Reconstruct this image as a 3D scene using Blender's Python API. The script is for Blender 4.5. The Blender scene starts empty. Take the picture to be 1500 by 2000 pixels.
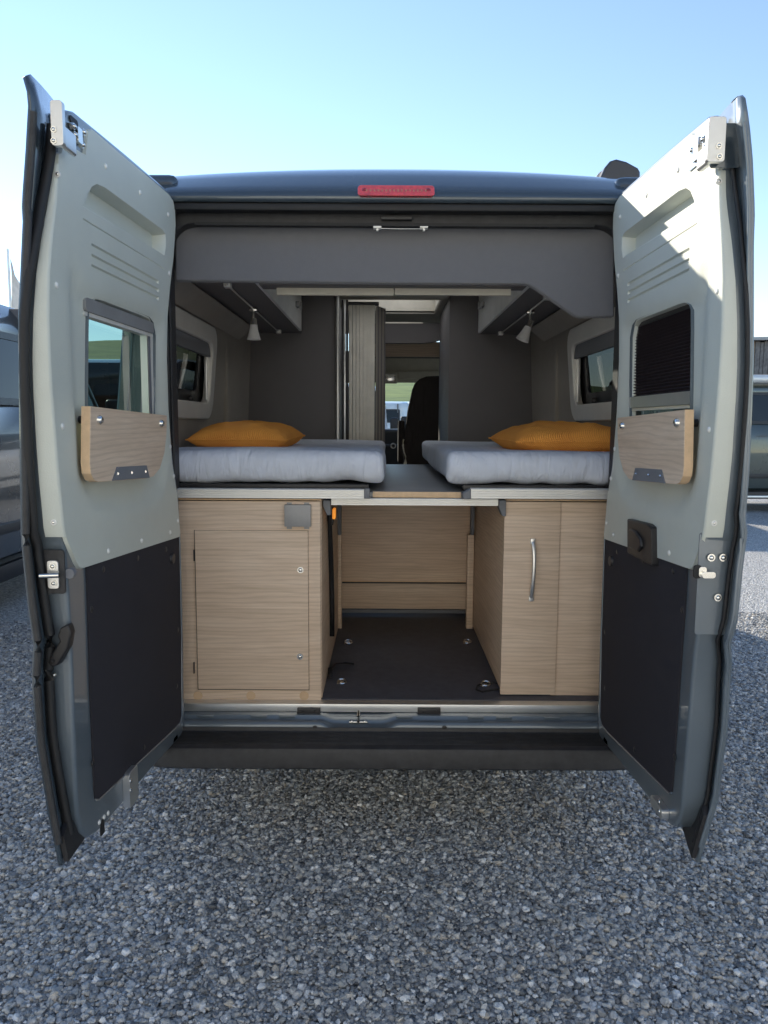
import bpy, bmesh, math, random
from mathutils import Vector, Matrix, noise
from mathutils.geometry import delaunay_2d_cdt
random.seed(7)
R = math.radians
scene = bpy.context.scene
col = scene.collection

# ------------------------------------------------------------------ camera
F = 1500.0
PITCH, ROLL = R(6.6), R(0.3)
CAM = Vector((-.037, -2.75, 1.58))
CM = Matrix.Rotation(math.pi/2-PITCH, 3, 'X') @ Matrix.Rotation(ROLL, 3, 'Z')
cd = bpy.data.cameras.new('camera'); cam = bpy.data.objects.new('camera', cd); col.objects.link(cam)
cam.matrix_world = Matrix.Translation(CAM) @ CM.to_4x4()
cd.sensor_fit = 'HORIZONTAL'; cd.sensor_width = 36; cd.lens = 36*F/1500
cd.clip_start = .05; cd.clip_end = 3000
scene.camera = cam

# ------------------------------------------------------------------ sky, sun, exposure
SUN = Vector((-.80, 1.0, .585)).normalized()          # towards the sun: ahead and to the left
EL = math.asin(SUN.z); AZ = math.atan2(SUN.x, SUN.y)
w = bpy.data.worlds.new('World'); scene.world = w; w.use_nodes = True
nt = w.node_tree; bg = nt.nodes['Background']
sk = nt.nodes.new('ShaderNodeTexSky'); sk.sky_type = 'NISHITA'; sk.sun_disc = False
sk.sun_elevation = EL; sk.sun_rotation = AZ; sk.air_density = 0.8; sk.dust_density = 0.0; sk.ozone_density = 0.4
nt.links.new(sk.outputs[0], bg.inputs[0]); bg.inputs[1].default_value = .15
sd = bpy.data.lights.new('sun', 'SUN'); so = bpy.data.objects.new('sun', sd); col.objects.link(so)
sd.energy = 4.0; sd.angle = R(.53); sd.color = (1, .90, .75)
so.rotation_euler = SUN.to_track_quat('Z', 'Y').to_euler(); so.location = (-8, 10, 9)
vs = scene.view_settings; vs.view_transform = 'Standard'; vs.look = 'None'; vs.gamma = 1
vs.use_curve_mapping = False; vs.exposure = 1.0
scene.cycles.max_bounces = 16; scene.cycles.diffuse_bounces = 9; scene.cycles.transparent_max_bounces = 24

# ------------------------------------------------------------------ pixel -> place
def ray(x, y): return CM @ Vector(((x-750)/F, (1000-y)/F, -1))
def P(x, y, Y):
    r = ray(x, y); return CAM + r*((Y-CAM.y)/r.y)
def G(x, y, z=0.):
    r = ray(x, y); return CAM + r*((z-CAM.z)/r.z)
def S(x, y, X):
    r = ray(x, y); return CAM + r*((X-CAM.x)/r.x)

# ------------------------------------------------------------------ materials
def new_mat(name):
    m = bpy.data.materials.new(name); m.use_nodes = True
    n = m.node_tree; return m, n, n.nodes['Principled BSDF']
def node(n, t, **kw):
    x = n.nodes.new(t)
    for k, v in kw.items():
        if k in x.inputs: x.inputs[k].default_value = v
        else: setattr(x, k, v)
    return x
def plain(name, c, rough=.5, metal=0., bump=0., bscale=200., var=.12, vscale=6., coat=0., spec=None, sheen=0.):
    """Principled with uneven colour, uneven gloss and a fine relief."""
    m, n, b = new_mat(name); L = n.links.new
    tc = node(n, 'ShaderNodeTexCoord')
    nz = node(n, 'ShaderNodeTexNoise', Scale=vscale, Detail=6., Roughness=.65); L(tc.outputs['Object'], nz.inputs['Vector'])
    rp = node(n, 'ShaderNodeValToRGB'); e = rp.color_ramp.elements
    e[0].position = .3; e[1].position = .7
    e[0].color = [v*(1-var) for v in c]+[1]; e[1].color = [min(1, v*(1+var)) for v in c]+[1]
    L(nz.outputs[0], rp.inputs[0]); L(rp.outputs[0], b.inputs['Base Color'])
    mr = node(n, 'ShaderNodeMapRange'); mr.inputs[3].default_value = max(.02, rough*.85); mr.inputs[4].default_value = min(1, rough*1.15)
    L(nz.outputs[0], mr.inputs[0]); L(mr.outputs[0], b.inputs['Roughness'])
    b.inputs['Metallic'].default_value = metal
    b.inputs['Coat Weight'].default_value = coat; b.inputs['Coat Roughness'].default_value = .04
    if sheen: b.inputs['Sheen Weight'].default_value = sheen
    if spec is not None: b.inputs['Specular IOR Level'].default_value = spec
    if bump:
        n2 = node(n, 'ShaderNodeTexNoise', Scale=bscale, Detail=3.); L(tc.outputs['Object'], n2.inputs['Vector'])
        bp = node(n, 'ShaderNodeBump', Strength=bump, Distance=.002); L(n2.outputs[0], bp.inputs['Height'])
        L(bp.outputs[0], b.inputs['Normal'])
    return m
def wood(name, c1, c2, c3, sc=1.):
    m, n, b = new_mat(name); L = n.links.new
    tc = node(n, 'ShaderNodeTexCoord')
    mp = node(n, 'ShaderNodeMapping'); mp.inputs['Scale'].default_value = (1.1*sc, 1.1*sc, 13*sc); L(tc.outputs['Object'], mp.inputs[0])
    big = node(n, 'ShaderNodeTexNoise', Scale=2.2, Detail=5., Roughness=.55, Distortion=.5); L(mp.outputs[0], big.inputs['Vector'])
    mp2 = node(n, 'ShaderNodeMapping'); mp2.inputs['Scale'].default_value = (7*sc, 7*sc, 190*sc); L(tc.outputs['Object'], mp2.inputs[0])
    fine = node(n, 'ShaderNodeTexNoise', Scale=1.6, Detail=4., Roughness=.6); L(mp2.outputs[0], fine.inputs['Vector'])
    mp3 = node(n, 'ShaderNodeMapping'); mp3.inputs['Scale'].default_value = (1.3*sc, 1.3*sc, 9*sc); L(tc.outputs['Object'], mp3.inputs[0])
    wv = node(n, 'ShaderNodeTexWave', Scale=2.2, Distortion=9., Detail=2.); wv.wave_type = 'RINGS'; wv.rings_direction = 'SPHERICAL'
    wv.inputs['Detail Scale'].default_value = .8
    L(mp3.outputs[0], wv.inputs['Vector'])
    rp = node(n, 'ShaderNodeValToRGB'); e = rp.color_ramp.elements
    e[0].position = .25; e[0].color = (*c1, 1); e[1].position = .75; e[1].color = (*c3, 1)
    x = rp.color_ramp.elements.new(.5); x.color = (*c2, 1)
    L(big.outputs[0], rp.inputs[0])
    m1 = node(n, 'ShaderNodeMix', data_type='RGBA', blend_type='MULTIPLY'); m1.inputs[0].default_value = .27
    fr = node(n, 'ShaderNodeValToRGB'); fr.color_ramp.elements[0].position = .35; fr.color_ramp.elements[0].color = (.62, .58, .54, 1)
    fr.color_ramp.elements[1].position = .62; fr.color_ramp.elements[1].color = (1, 1, 1, 1); L(fine.outputs[0], fr.inputs[0])
    L(rp.outputs[0], m1.inputs[6]); L(fr.outputs[0], m1.inputs[7])
    m2 = node(n, 'ShaderNodeMix', data_type='RGBA', blend_type='MULTIPLY'); m2.inputs[0].default_value = .26
    wr = node(n, 'ShaderNodeValToRGB'); wr.color_ramp.elements[0].color = (.6, .55, .5, 1); wr.color_ramp.elements[0].position = .05
    wr.color_ramp.elements[1].position = .5; wr.color_ramp.elements[1].color = (1, 1, 1, 1); L(wv.outputs[0], wr.inputs[0])
    L(m1.outputs[2], m2.inputs[6]); L(wr.outputs[0], m2.inputs[7]); L(m2.outputs[2], b.inputs['Base Color'])
    b.inputs['Roughness'].default_value = .48
    bp = node(n, 'ShaderNodeBump', Strength=.12, Distance=.001); L(fine.outputs[0], bp.inputs['Height']); L(bp.outputs[0], b.inputs['Normal'])
    return m
def glass(name, tint, refl=1.0, rough=.01):
    m = bpy.data.materials.new(name); m.use_nodes = True; n = m.node_tree; n.nodes.clear(); L = n.links.new
    out = node(n, 'ShaderNodeOutputMaterial'); t = node(n, 'ShaderNodeBsdfTransparent'); t.inputs[0].default_value = (*tint, 1)
    g = node(n, 'ShaderNodeBsdfGlossy', Roughness=rough); fz = node(n, 'ShaderNodeFresnel', IOR=1.5)
    ge = node(n, 'ShaderNodeNewGeometry'); io = node(n, 'ShaderNodeMapRange'); io.inputs[3].default_value = 1.5; io.inputs[4].default_value = 1/1.5   # thin sheet: same from both sides
    L(ge.outputs['Backfacing'], io.inputs[0]); L(io.outputs[0], fz.inputs['IOR'])
    mu = node(n, 'ShaderNodeMath', operation='MULTIPLY'); mu.inputs[1].default_value = refl; L(fz.outputs[0], mu.inputs[0])
    mx = node(n, 'ShaderNodeMixShader'); L(mu.outputs[0], mx.inputs[0]); L(t.outputs[0], mx.inputs[1]); L(g.outputs[0], mx.inputs[2]); L(mx.outputs[0], out.inputs[0])
    return m
def cloth(name, c, rib=0., var=.08, sheen=0.):
    m, n, b = new_mat(name); L = n.links.new
    tc = node(n, 'ShaderNodeTexCoord')
    nz = node(n, 'ShaderNodeTexNoise', Scale=9., Detail=5.); L(tc.outputs['Object'], nz.inputs['Vector'])
    wv = node(n, 'ShaderNodeTexNoise', Scale=700., Detail=2.); L(tc.outputs['Object'], wv.inputs['Vector'])
    rp = node(n, 'ShaderNodeValToRGB'); e = rp.color_ramp.elements; e[0].position = .3; e[1].position = .7
    e[0].color = [v*(1-var) for v in c]+[1]; e[1].color = [min(1, v*(1+var)) for v in c]+[1]; L(nz.outputs[0], rp.inputs[0])
    b.inputs['Roughness'].default_value = .9; b.inputs['Sheen Weight'].default_value = sheen; b.inputs['Specular IOR Level'].default_value = .2
    n3 = node(n, 'ShaderNodeTexNoise', Scale=7., Detail=4., Distortion=1.2); L(tc.outputs['Object'], n3.inputs['Vector'])
    b1 = node(n, 'ShaderNodeBump', Strength=.3, Distance=.008); L(n3.outputs[0], b1.inputs['Height'])
    b2 = node(n, 'ShaderNodeBump', Strength=.3, Distance=.001); L(wv.outputs[0], b2.inputs['Height']); L(b1.outputs[0], b2.inputs['Normal'])
    if not rib:
        mg = node(n, 'ShaderNodeMapping'); mg.inputs['Scale'].default_value = (22, 10, 5); mg.inputs['Rotation'].default_value = (0, R(18), 0); L(tc.outputs['Object'], mg.inputs[0])
        ng_ = node(n, 'ShaderNodeTexNoise', Scale=1., Detail=3., Distortion=.8); L(mg.outputs[0], ng_.inputs['Vector'])
        b4 = node(n, 'ShaderNodeBump', Strength=.7, Distance=.018); L(ng_.outputs[0], b4.inputs['Height']); L(b4.outputs[0], b1.inputs['Normal'])
    last = b2
    if rib:
        mp = node(n, 'ShaderNodeMapping'); mp.inputs['Rotation'].default_value = (0, R(35), R(40)); L(tc.outputs['Object'], mp.inputs[0])
        wr = node(n, 'ShaderNodeTexWave', Scale=rib, Distortion=.4, Detail=1.); wr.bands_direction = 'X'; L(mp.outputs[0], wr.inputs['Vector'])
        b3 = node(n, 'ShaderNodeBump', Strength=.6, Distance=.003); L(wr.outputs[0], b3.inputs['Height']); L(b2.outputs[0], b3.inputs['Normal']); last = b3
        mm = node(n, 'ShaderNodeMix', data_type='RGBA', blend_type='MULTIPLY'); mm.inputs[0].default_value = .4
        rr = node(n, 'ShaderNodeValToRGB'); rr.color_ramp.elements[0].color = (.62, .55, .5, 1); L(wr.outputs[0], rr.inputs[0])
        L(rp.outputs[0], mm.inputs[6]); L(rr.outputs[0], mm.inputs[7]); L(mm.outputs[2], b.inputs['Base Color'])
    else: L(rp.outputs[0], b.inputs['Base Color'])
    L(last.outputs[0], b.inputs['Normal'])
    return m
def paint(name, c, metal=.45, rough=.3):
    return plain(name, c, rough, metal, bump=.04, bscale=900, var=.06, vscale=3, coat=.9)
M = {}
M['paint'] = paint('blue grey metallic paint', (.058, .078, .096), .35, .20)
M['paint_inner'] = paint('blue grey inner paint', (.125, .155, .18), .2, .34)
M['trim'] = plain('pale grey door plastic', (.565, .59, .53), .46, bump=.3, bscale=320, var=.06, vscale=2.5)
M['board'] = plain('dark fibre board', (.036, .034, .040), .85, bump=.5, bscale=500, var=.12, vscale=6, spec=.2)
M['rubber'] = plain('black rubber', (.012, .012, .013), .6, bump=.2, var=.3)
M['blackpl'] = plain('black plastic', (.02, .019, .02), .42, bump=.3, bscale=400, var=.2)
M['bumper'] = plain('dark grey bumper plastic', (.028, .028, .030), .5, bump=.5, bscale=500, var=.35, vscale=26)
M['alu'] = plain('brushed aluminium', (.72, .72, .70), .34, .85, bump=.1, bscale=300, var=.06)
M['alu_white'] = plain('anodised pale aluminium', (.78, .77, .73), .42, .35, bump=.1, bscale=300, var=.05)
M['chrome'] = plain('zinc plated steel', (.75, .74, .70), .2, 1., var=.1)
M['greycap'] = plain('grey end cap plastic', (.16, .17, .19), .5)
M['capdark'] = plain('dark awning cap', (.045, .05, .06), .4, coat=.3)
M['greybox'] = plain('grey metal plate', (.30, .30, .30), .45, .3)
M['wood'] = wood('light oak decor', (.645, .49, .35), (.73, .565, .42), (.80, .645, .495))
M['woodedge'] = plain('oak edge band', (.72, .50, .30), .5, var=.12, vscale=30)
M['woodplug'] = plain('oak cover cap', (.62, .43, .26), .5, var=.1)
M['floor'] = plain('anthracite floor covering', (.080, .079, .090), .55, bump=.5, bscale=350, var=.25, vscale=25)
M['panel'] = plain('charcoal wall laminate', (.150, .140, .138), .62, bump=.35, bscale=350, var=.04, vscale=10)
M['fabric'] = plain('grey wall felt', (.17, .172, .185), .95, bump=.6, bscale=700, var=.035, vscale=40, sheen=.3)
M['lining'] = plain('taupe side lining', (.30, .275, .24), .9, bump=.5, bscale=600, var=.08)
M['cream'] = plain('cream cab lining', (.52, .50, .42), .85, bump=.2)
M['creamstrip'] = plain('cream flap edge', (.62, .58, .48), .5)
M['white'] = plain('white flap laminate', (.76, .76, .73), .35)
M['slat'] = plain('cream shutter slat', (.86, .82, .72), .45)
M['mattress'] = cloth('grey blue jersey sheet', (.67, .71, .79))
M['pillow'] = cloth('ochre corduroy', (1.0, .41, .085), rib=55., var=.08)
M['seat'] = cloth('dark seat cloth', (.035, .03, .028))
M['dash'] = plain('dashboard plastic', (.015, .015, .016), .5, bump=.3)
M['glass'] = glass('clear window glass', (.86, .90, .90))
M['tint'] = glass('tinted acrylic', (.20, .29, .27)); M['tint_side'] = glass('dark side acrylic', (.05, .055, .055))
M['dark_tint'] = glass('smoked acrylic', (.07, .08, .085))
M['shadeglass'] = glass('opal lamp glass', (.8, .8, .8), .8)
M['frosted'] = plain('frosted lamp glass', (.75, .75, .74), .3)
M['blind'] = plain('dark pleated blind', (.030, .018, .024), .8, bump=.3, var=.1)
M['redlens'] = plain('red brake lens', (.75, .05, .04), .12, coat=1., var=.25, vscale=60)
M['redtail'] = plain('red tail lens', (.30, .01, .012), .15, coat=1.)
M['tyre'] = plain('tyre rubber', (.018, .018, .018), .8, bump=.4)
M['rim'] = plain('silver wheel', (.5, .5, .5), .3, .8)
mm, n_, b_ = new_mat('amber lamp'); b_.inputs['Base Color'].default_value = (.9, .4, .06, 1)
b_.inputs['Emission Color'].default_value = (1, .33, .04, 1); b_.inputs['Emission Strength'].default_value = .3; M['amber'] = mm
mm, n_, b_ = new_mat('milky roof light'); b_.inputs['Base Color'].default_value = (.85, .83, .8, 1)
b_.inputs['Transmission Weight'].default_value = 0; b_.inputs['Subsurface Weight'].default_value = 0
L = n_.links.new; tr = node(n_, 'ShaderNodeBsdfTranslucent'); tr.inputs[0].default_value = (.96, .94, .9, 1)
mx = node(n_, 'ShaderNodeMixShader'); mx.inputs[0].default_value = .93
L(b_.outputs[0], mx.inputs[1]); L(tr.outputs[0], mx.inputs[2]); L(mx.outputs[0], n_.nodes['Material Output'].inputs[0]); M['milky'] = mm

# ------------------------------------------------------------------ mesh helpers
def finish(name, bm, mat, parent=None, smooth=None, recalc=True, base=False):
    if recalc: bmesh.ops.recalc_face_normals(bm, faces=bm.faces)
    me = bpy.data.meshes.new(name)
    loc = Vector((0, 0, 0))
    if base and bm.verts:
        xs = [v.co.x for v in bm.verts]; ys = [v.co.y for v in bm.verts]; zs = [v.co.z for v in bm.verts]
        loc = Vector(((min(xs)+max(xs))/2, (min(ys)+max(ys))/2, min(zs)))
        bmesh.ops.translate(bm, vec=-loc, verts=bm.verts)
    bm.to_mesh(me); bm.free()
    if mat: me.materials.append(M[mat] if isinstance(mat, str) else mat)
    if smooth is not None:
        me.polygons.foreach_set('use_smooth', [True]*len(me.polygons))
        if smooth < 180:
            me.set_sharp_from_angle(angle=R(smooth))
    o = bpy.data.objects.new(name, me); col.objects.link(o); o.location = loc
    if parent: o.parent = parent
    return o
def tag(o, label, cat, group=None, kind=None):
    if label: o['label'] = label
    if cat: o['category'] = cat
    if group: o['group'] = group
    if kind: o['kind'] = kind
    return o
def empty(name, loc=(0, 0, 0)):
    o = bpy.data.objects.new(name, None); col.objects.link(o); o.location = loc; o.empty_display_size = .2; return o
def add_box(bm, a, b, bev=0., seg=2):
    x0, x1 = sorted((a[0], b[0])); y0, y1 = sorted((a[1], b[1])); z0, z1 = sorted((a[2], b[2]))
    r = bmesh.ops.create_cube(bm, size=1); vs = r['verts']
    for v in vs: v.co = Vector((x0+(v.co.x+.5)*(x1-x0), y0+(v.co.y+.5)*(y1-y0), z0+(v.co.z+.5)*(z1-z0)))
    if bev:
        bev = min(bev, (x1-x0)*.45, (y1-y0)*.45, (z1-z0)*.45)
        ed = list({e for v in vs for e in v.link_edges})
        bmesh.ops.bevel(bm, geom=ed, offset=bev, segments=seg, affect='EDGES', profile=.6)
    return bm
def box(name, a, b, mat, parent=None, bev=.002, seg=2):
    return finish(name, add_box(bmesh.new(), a, b, bev, seg), mat, parent, 40)
def boxp(name, x0, y0, x1, y1, Y, depth, mat, parent=None, bev=.002, seg=2):
    """box whose front face at distance Y fills the pixel rectangle"""
    a = P(x0, y0, Y); b = P(x1, y1, Y)
    return box(name, (a.x, Y, a.z), (b.x, Y+depth, b.z), mat, parent, bev, seg)
def add_cyl(bm, p0, p1, r0, r1=None, seg=20, cap=True):
    p0, p1 = Vector(p0), Vector(p1); r1 = r0 if r1 is None else r1
    q = (p1-p0).to_track_quat('Z', 'Y'); a = []; b = []
    for i in range(seg):
        t = 2*math.pi*i/seg; d = Vector((math.cos(t), math.sin(t), 0))
        a.append(bm.verts.new(p0+q@(d*r0))); b.append(bm.verts.new(p1+q@(d*r1)))
    for i in range(seg):
        j = (i+1) % seg; bm.faces.new((a[i], a[j], b[j], b[i]))
    if cap: bm.faces.new(a[::-1]); bm.faces.new(b)
    return bm
def cyl(name, p0, p1, r, mat, parent=None, r1=None, seg=20):
    return finish(name, add_cyl(bmesh.new(), p0, p1, r, r1, seg), mat, parent, 40)
def add_tube(bm, pts, r, seg=8, closed=False):
    pts = [Vector(p) for p in pts]; rings = []
    n = len(pts)
    for i, p in enumerate(pts):
        d = (pts[(i+1) % n]-pts[i-1]) if closed else (pts[min(i+1, n-1)]-pts[max(i-1, 0)])
        q = d.to_track_quat('Z', 'Y'); rr = r[i] if isinstance(r, list) else r
        rings.append([bm.verts.new(p+q@Vector((math.cos(2*math.pi*k/seg)*rr, math.sin(2*math.pi*k/seg)*rr, 0))) for k in range(seg)])
    m = n if closed else n-1
    for i in range(m):
        a, b = rings[i], rings[(i+1) % n]
        for k in range(seg):
            try: bm.faces.new((a[k], a[(k+1) % seg], b[(k+1) % seg], b[k]))
            except ValueError: pass
    if not closed: bm.faces.new(rings[0][::-1]); bm.faces.new(rings[-1])
    return bm
def tube(name, pts, r, mat, parent=None, seg=8, closed=False):
    return finish(name, add_tube(bmesh.new(), pts, r, seg, closed), mat, parent, 60)
def add_dome(bm, p, nrm, r, h, seg=12):
    """a rivet or screw head: low dome"""
    p = Vector(p); q = Vector(nrm).to_track_quat('Z', 'Y'); prev = None
    for k, (a, z) in enumerate(((1, 0), (.96, .35), (.78, .75), (.45, .95))):
        ring = [bm.verts.new(p+q@Vector((math.cos(2*math.pi*i/seg)*r*a, math.sin(2*math.pi*i/seg)*r*a, h*z))) for i in range(seg)]
        if prev:
            for i in range(seg): bm.faces.new((prev[i], prev[(i+1) % seg], ring[(i+1) % seg], ring[i]))
        prev = ring
    bm.faces.new(prev); return bm
def inside(p, poly):
    x, y = p; c = False; n = len(poly)
    for i in range(n):
        x1, y1 = poly[i]; x2, y2 = poly[i-1]
        if (y1 > y) != (y2 > y) and x < (x2-x1)*(y-y1)/(y2-y1)+x1: c = not c
    return c
def seg_dist(p, poly):
    best = 9e9; n = len(poly); px, py = p
    for i in range(n):
        ax, ay = poly[i]; bx, by = poly[(i+1) % n]; dx, dy = bx-ax, by-ay
        t = max(0, min(1, ((px-ax)*dx+(py-ay)*dy)/(dx*dx+dy*dy+1e-12)))
        d = math.hypot(px-ax-t*dx, py-ay-t*dy)
        if d < best: best = d
    return best
def inset(poly, d):
    """shrink (d>0) or grow (d<0) a polygon"""
    n = len(poly); A = sum(poly[i-1][0]*poly[i][1]-poly[i][0]*poly[i-1][1] for i in range(n)); s = 1 if A > 0 else -1
    out = []
    for i in range(n):
        p0, p, p1 = Vector(poly[i-1]), Vector(poly[i]), Vector(poly[(i+1) % n])
        a = (p-p0).normalized(); b = (p1-p).normalized()
        na = Vector((-a.y, a.x))*s; nb = Vector((-b.y, b.x))*s; m = na+nb
        if m.length < 1e-6: m = na
        m.normalize(); k = max(.35, m.dot(na)); q = p+m*(d/k); out.append((q.x, q.y))
    return out
def smooth_poly(poly, it=2):
    for _ in range(it):
        o = []
        for i in range(len(poly)):
            a, b = poly[i], poly[(i+1) % len(poly)]
            o += [(a[0]*.75+b[0]*.25, a[1]*.75+b[1]*.25), (a[0]*.25+b[0]*.75, a[1]*.25+b[1]*.75)]
        poly = o
    return poly
def rrect(x0, x1, y0, y1, r, n=6):
    out = []
    for cx, cy, a in ((x1-r, y1-r, 0), (x0+r, y1-r, 90), (x0+r, y0+r, 180), (x1-r, y0+r, 270)):
        for k in range(n+1):
            t = R(a+90*k/n); out.append((cx+r*math.cos(t), cy+r*math.sin(t)))
    return out
def sheet(outer, holes=(), loops=(), step=0.):
    """constrained triangulation of a 2-D outline with holes; returns points and triangles"""
    vs, es = [], []
    def loop(l):
        k = len(vs); vs.extend(Vector(p) for p in l); n = len(l); es.extend((k+i, k+(i+1) % n) for i in range(n))
    loop(outer)
    for l in list(holes)+list(loops): loop(l)
    if step:
        xs = [p[0] for p in outer]; ys = [p[1] for p in outer]; lim = list(holes)+list(loops)
        x = min(xs)+step/2
        while x < max(xs):
            y = min(ys)+step/2
            while y < max(ys):
                if inside((x, y), outer) and seg_dist((x, y), outer) > step*.4 and not any(inside((x, y), h) for h in holes) and all(seg_dist((x, y), l) > step*.3 for l in lim):
                    vs.append(Vector((x, y)))
                y += step
            x += step
    v, e, f, *_ = delaunay_2d_cdt(vs, es, [], 0, 1e-5)
    tr = []
    for t in f:
        c = ((v[t[0]].x+v[t[1]].x+v[t[2]].x)/3, (v[t[0]].y+v[t[1]].y+v[t[2]].y)/3)
        if inside(c, outer) and not any(inside(c, h) for h in holes): tr.append(t)
    return v, tr
def add_sheet(bm, v, tr, fn):
    q = {}
    for t in tr:
        for i in t:
            if i not in q: q[i] = bm.verts.new(fn(v[i].x, v[i].y))
        try: bm.faces.new([q[i] for i in t])
        except ValueError: pass
    return q
def add_prism(bm, outer, fn, a, b, holes=()):
    """outline (p,q) extruded between depth a and b through fn(p,q,depth)"""
    v, tr = sheet(outer, holes)
    add_sheet(bm, v, tr, lambda x, y: fn(x, y, a)); add_sheet(bm, v, tr, lambda x, y: fn(x, y, b))
    for l in [outer]+list(holes):
        n = len(l)
        A = [bm.verts.new(fn(*p, a)) for p in l]; B = [bm.verts.new(fn(*p, b)) for p in l]
        for i in range(n): bm.faces.new((A[i], A[(i+1) % n], B[(i+1) % n], B[i]))
    bmesh.ops.remove_doubles(bm, verts=bm.verts, dist=1e-5)
    return bm
XZ = lambda x, z, d: Vector((x, d, z))
def prism(name, outer, fn, a, b, mat, parent=None, holes=(), bev=0., smooth=35):
    o = finish(name, add_prism(bmesh.new(), outer, fn, a, b, holes), mat, parent, smooth)
    if bev: bevel_mod(o, bev)
    return o
def bevel_mod(o, wd, seg=2, ang=40):
    b = o.modifiers.new('bevel', 'BEVEL'); b.width = wd; b.segments = seg; b.limit_method = 'ANGLE'; b.angle_limit = R(ang)
def interp(tab, z):
    """tab: (key, value) sorted by key"""
    if z <= tab[0][0]: return tab[0][1]
    for (a, va), (b, vb) in zip(tab, tab[1:]):
        if z <= b: return va+(vb-va)*(z-a)/(b-a)
    return tab[-1][1]

# ------------------------------------------------------------------ ground, gravel, hill
def gravel_mat(name, rand_object):
    m, n, b = new_mat(name); L = n.links.new
    rp = node(n, 'ShaderNodeValToRGB'); e = rp.color_ramp.elements
    e[0].position = 0; e[0].color = (.13, .135, .14, 1); e[1].position = 1; e[1].color = (.80, .80, .79, 1)
    for pos, c in ((.12, (.24, .25, .26)), (.3, (.37, .38, .385)), (.55, (.47, .475, .475)), (.72, (.56, .56, .55)), (.86, (.50, .45, .38)), (.92, (.74, .74, .73))):
        x = e.new(pos); x.color = (*c, 1)
    tc = node(n, 'ShaderNodeTexCoord')
    if rand_object:
        oi = node(n, 'ShaderNodeObjectInfo'); L(oi.outputs['Random'], rp.inputs[0])
        nz = node(n, 'ShaderNodeTexNoise', Scale=2.2, Detail=6., Roughness=.7); L(tc.outputs['Object'], nz.inputs['Vector'])
        mx = node(n, 'ShaderNodeMix', data_type='RGBA', blend_type='OVERLAY'); mx.inputs[0].default_value = .5
        L(rp.outputs[0], mx.inputs[6]); L(nz.outputs[0], mx.inputs[7]); L(mx.outputs[2], b.inputs['Base Color'])
        bp = node(n, 'ShaderNodeBump', Strength=.3, Distance=.3); L(nz.outputs[0], bp.inputs['Height']); L(bp.outputs[0], b.inputs['Normal'])
    else:
        vo = node(n, 'ShaderNodeTexVoronoi', Scale=72.); L(tc.outputs['Object'], vo.inputs['Vector'])
        sp = node(n, 'ShaderNodeSeparateColor'); L(vo.outputs['Color'], sp.inputs[0]); L(sp.outputs[0], rp.inputs[0])
        L(rp.outputs[0], b.inputs['Base Color'])
        iv = node(n, 'ShaderNodeMath', operation='SUBTRACT'); iv.inputs[0].default_value = 1; L(vo.outputs['Distance'], iv.inputs[1])
        bp = node(n, 'ShaderNodeBump', Strength=1., Distance=.02); L(iv.outputs[0], bp.inputs['Height']); L(bp.outputs[0], b.inputs['Normal'])
    b.inputs['Roughness'].default_value = .5; b.inputs['Specular IOR Level'].default_value = .55
    return m
bm = bmesh.new()
bmesh.ops.create_grid(bm, x_segments=4, y_segments=4, size=900)
bmesh.ops.translate(bm, vec=(0, 200, 0), verts=bm.verts)
tag(finish('gravel_ground', bm, gravel_mat('gravel sheet', False)), 'grey gravel ground of the parking yard', 'ground', kind='structure')

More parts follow.
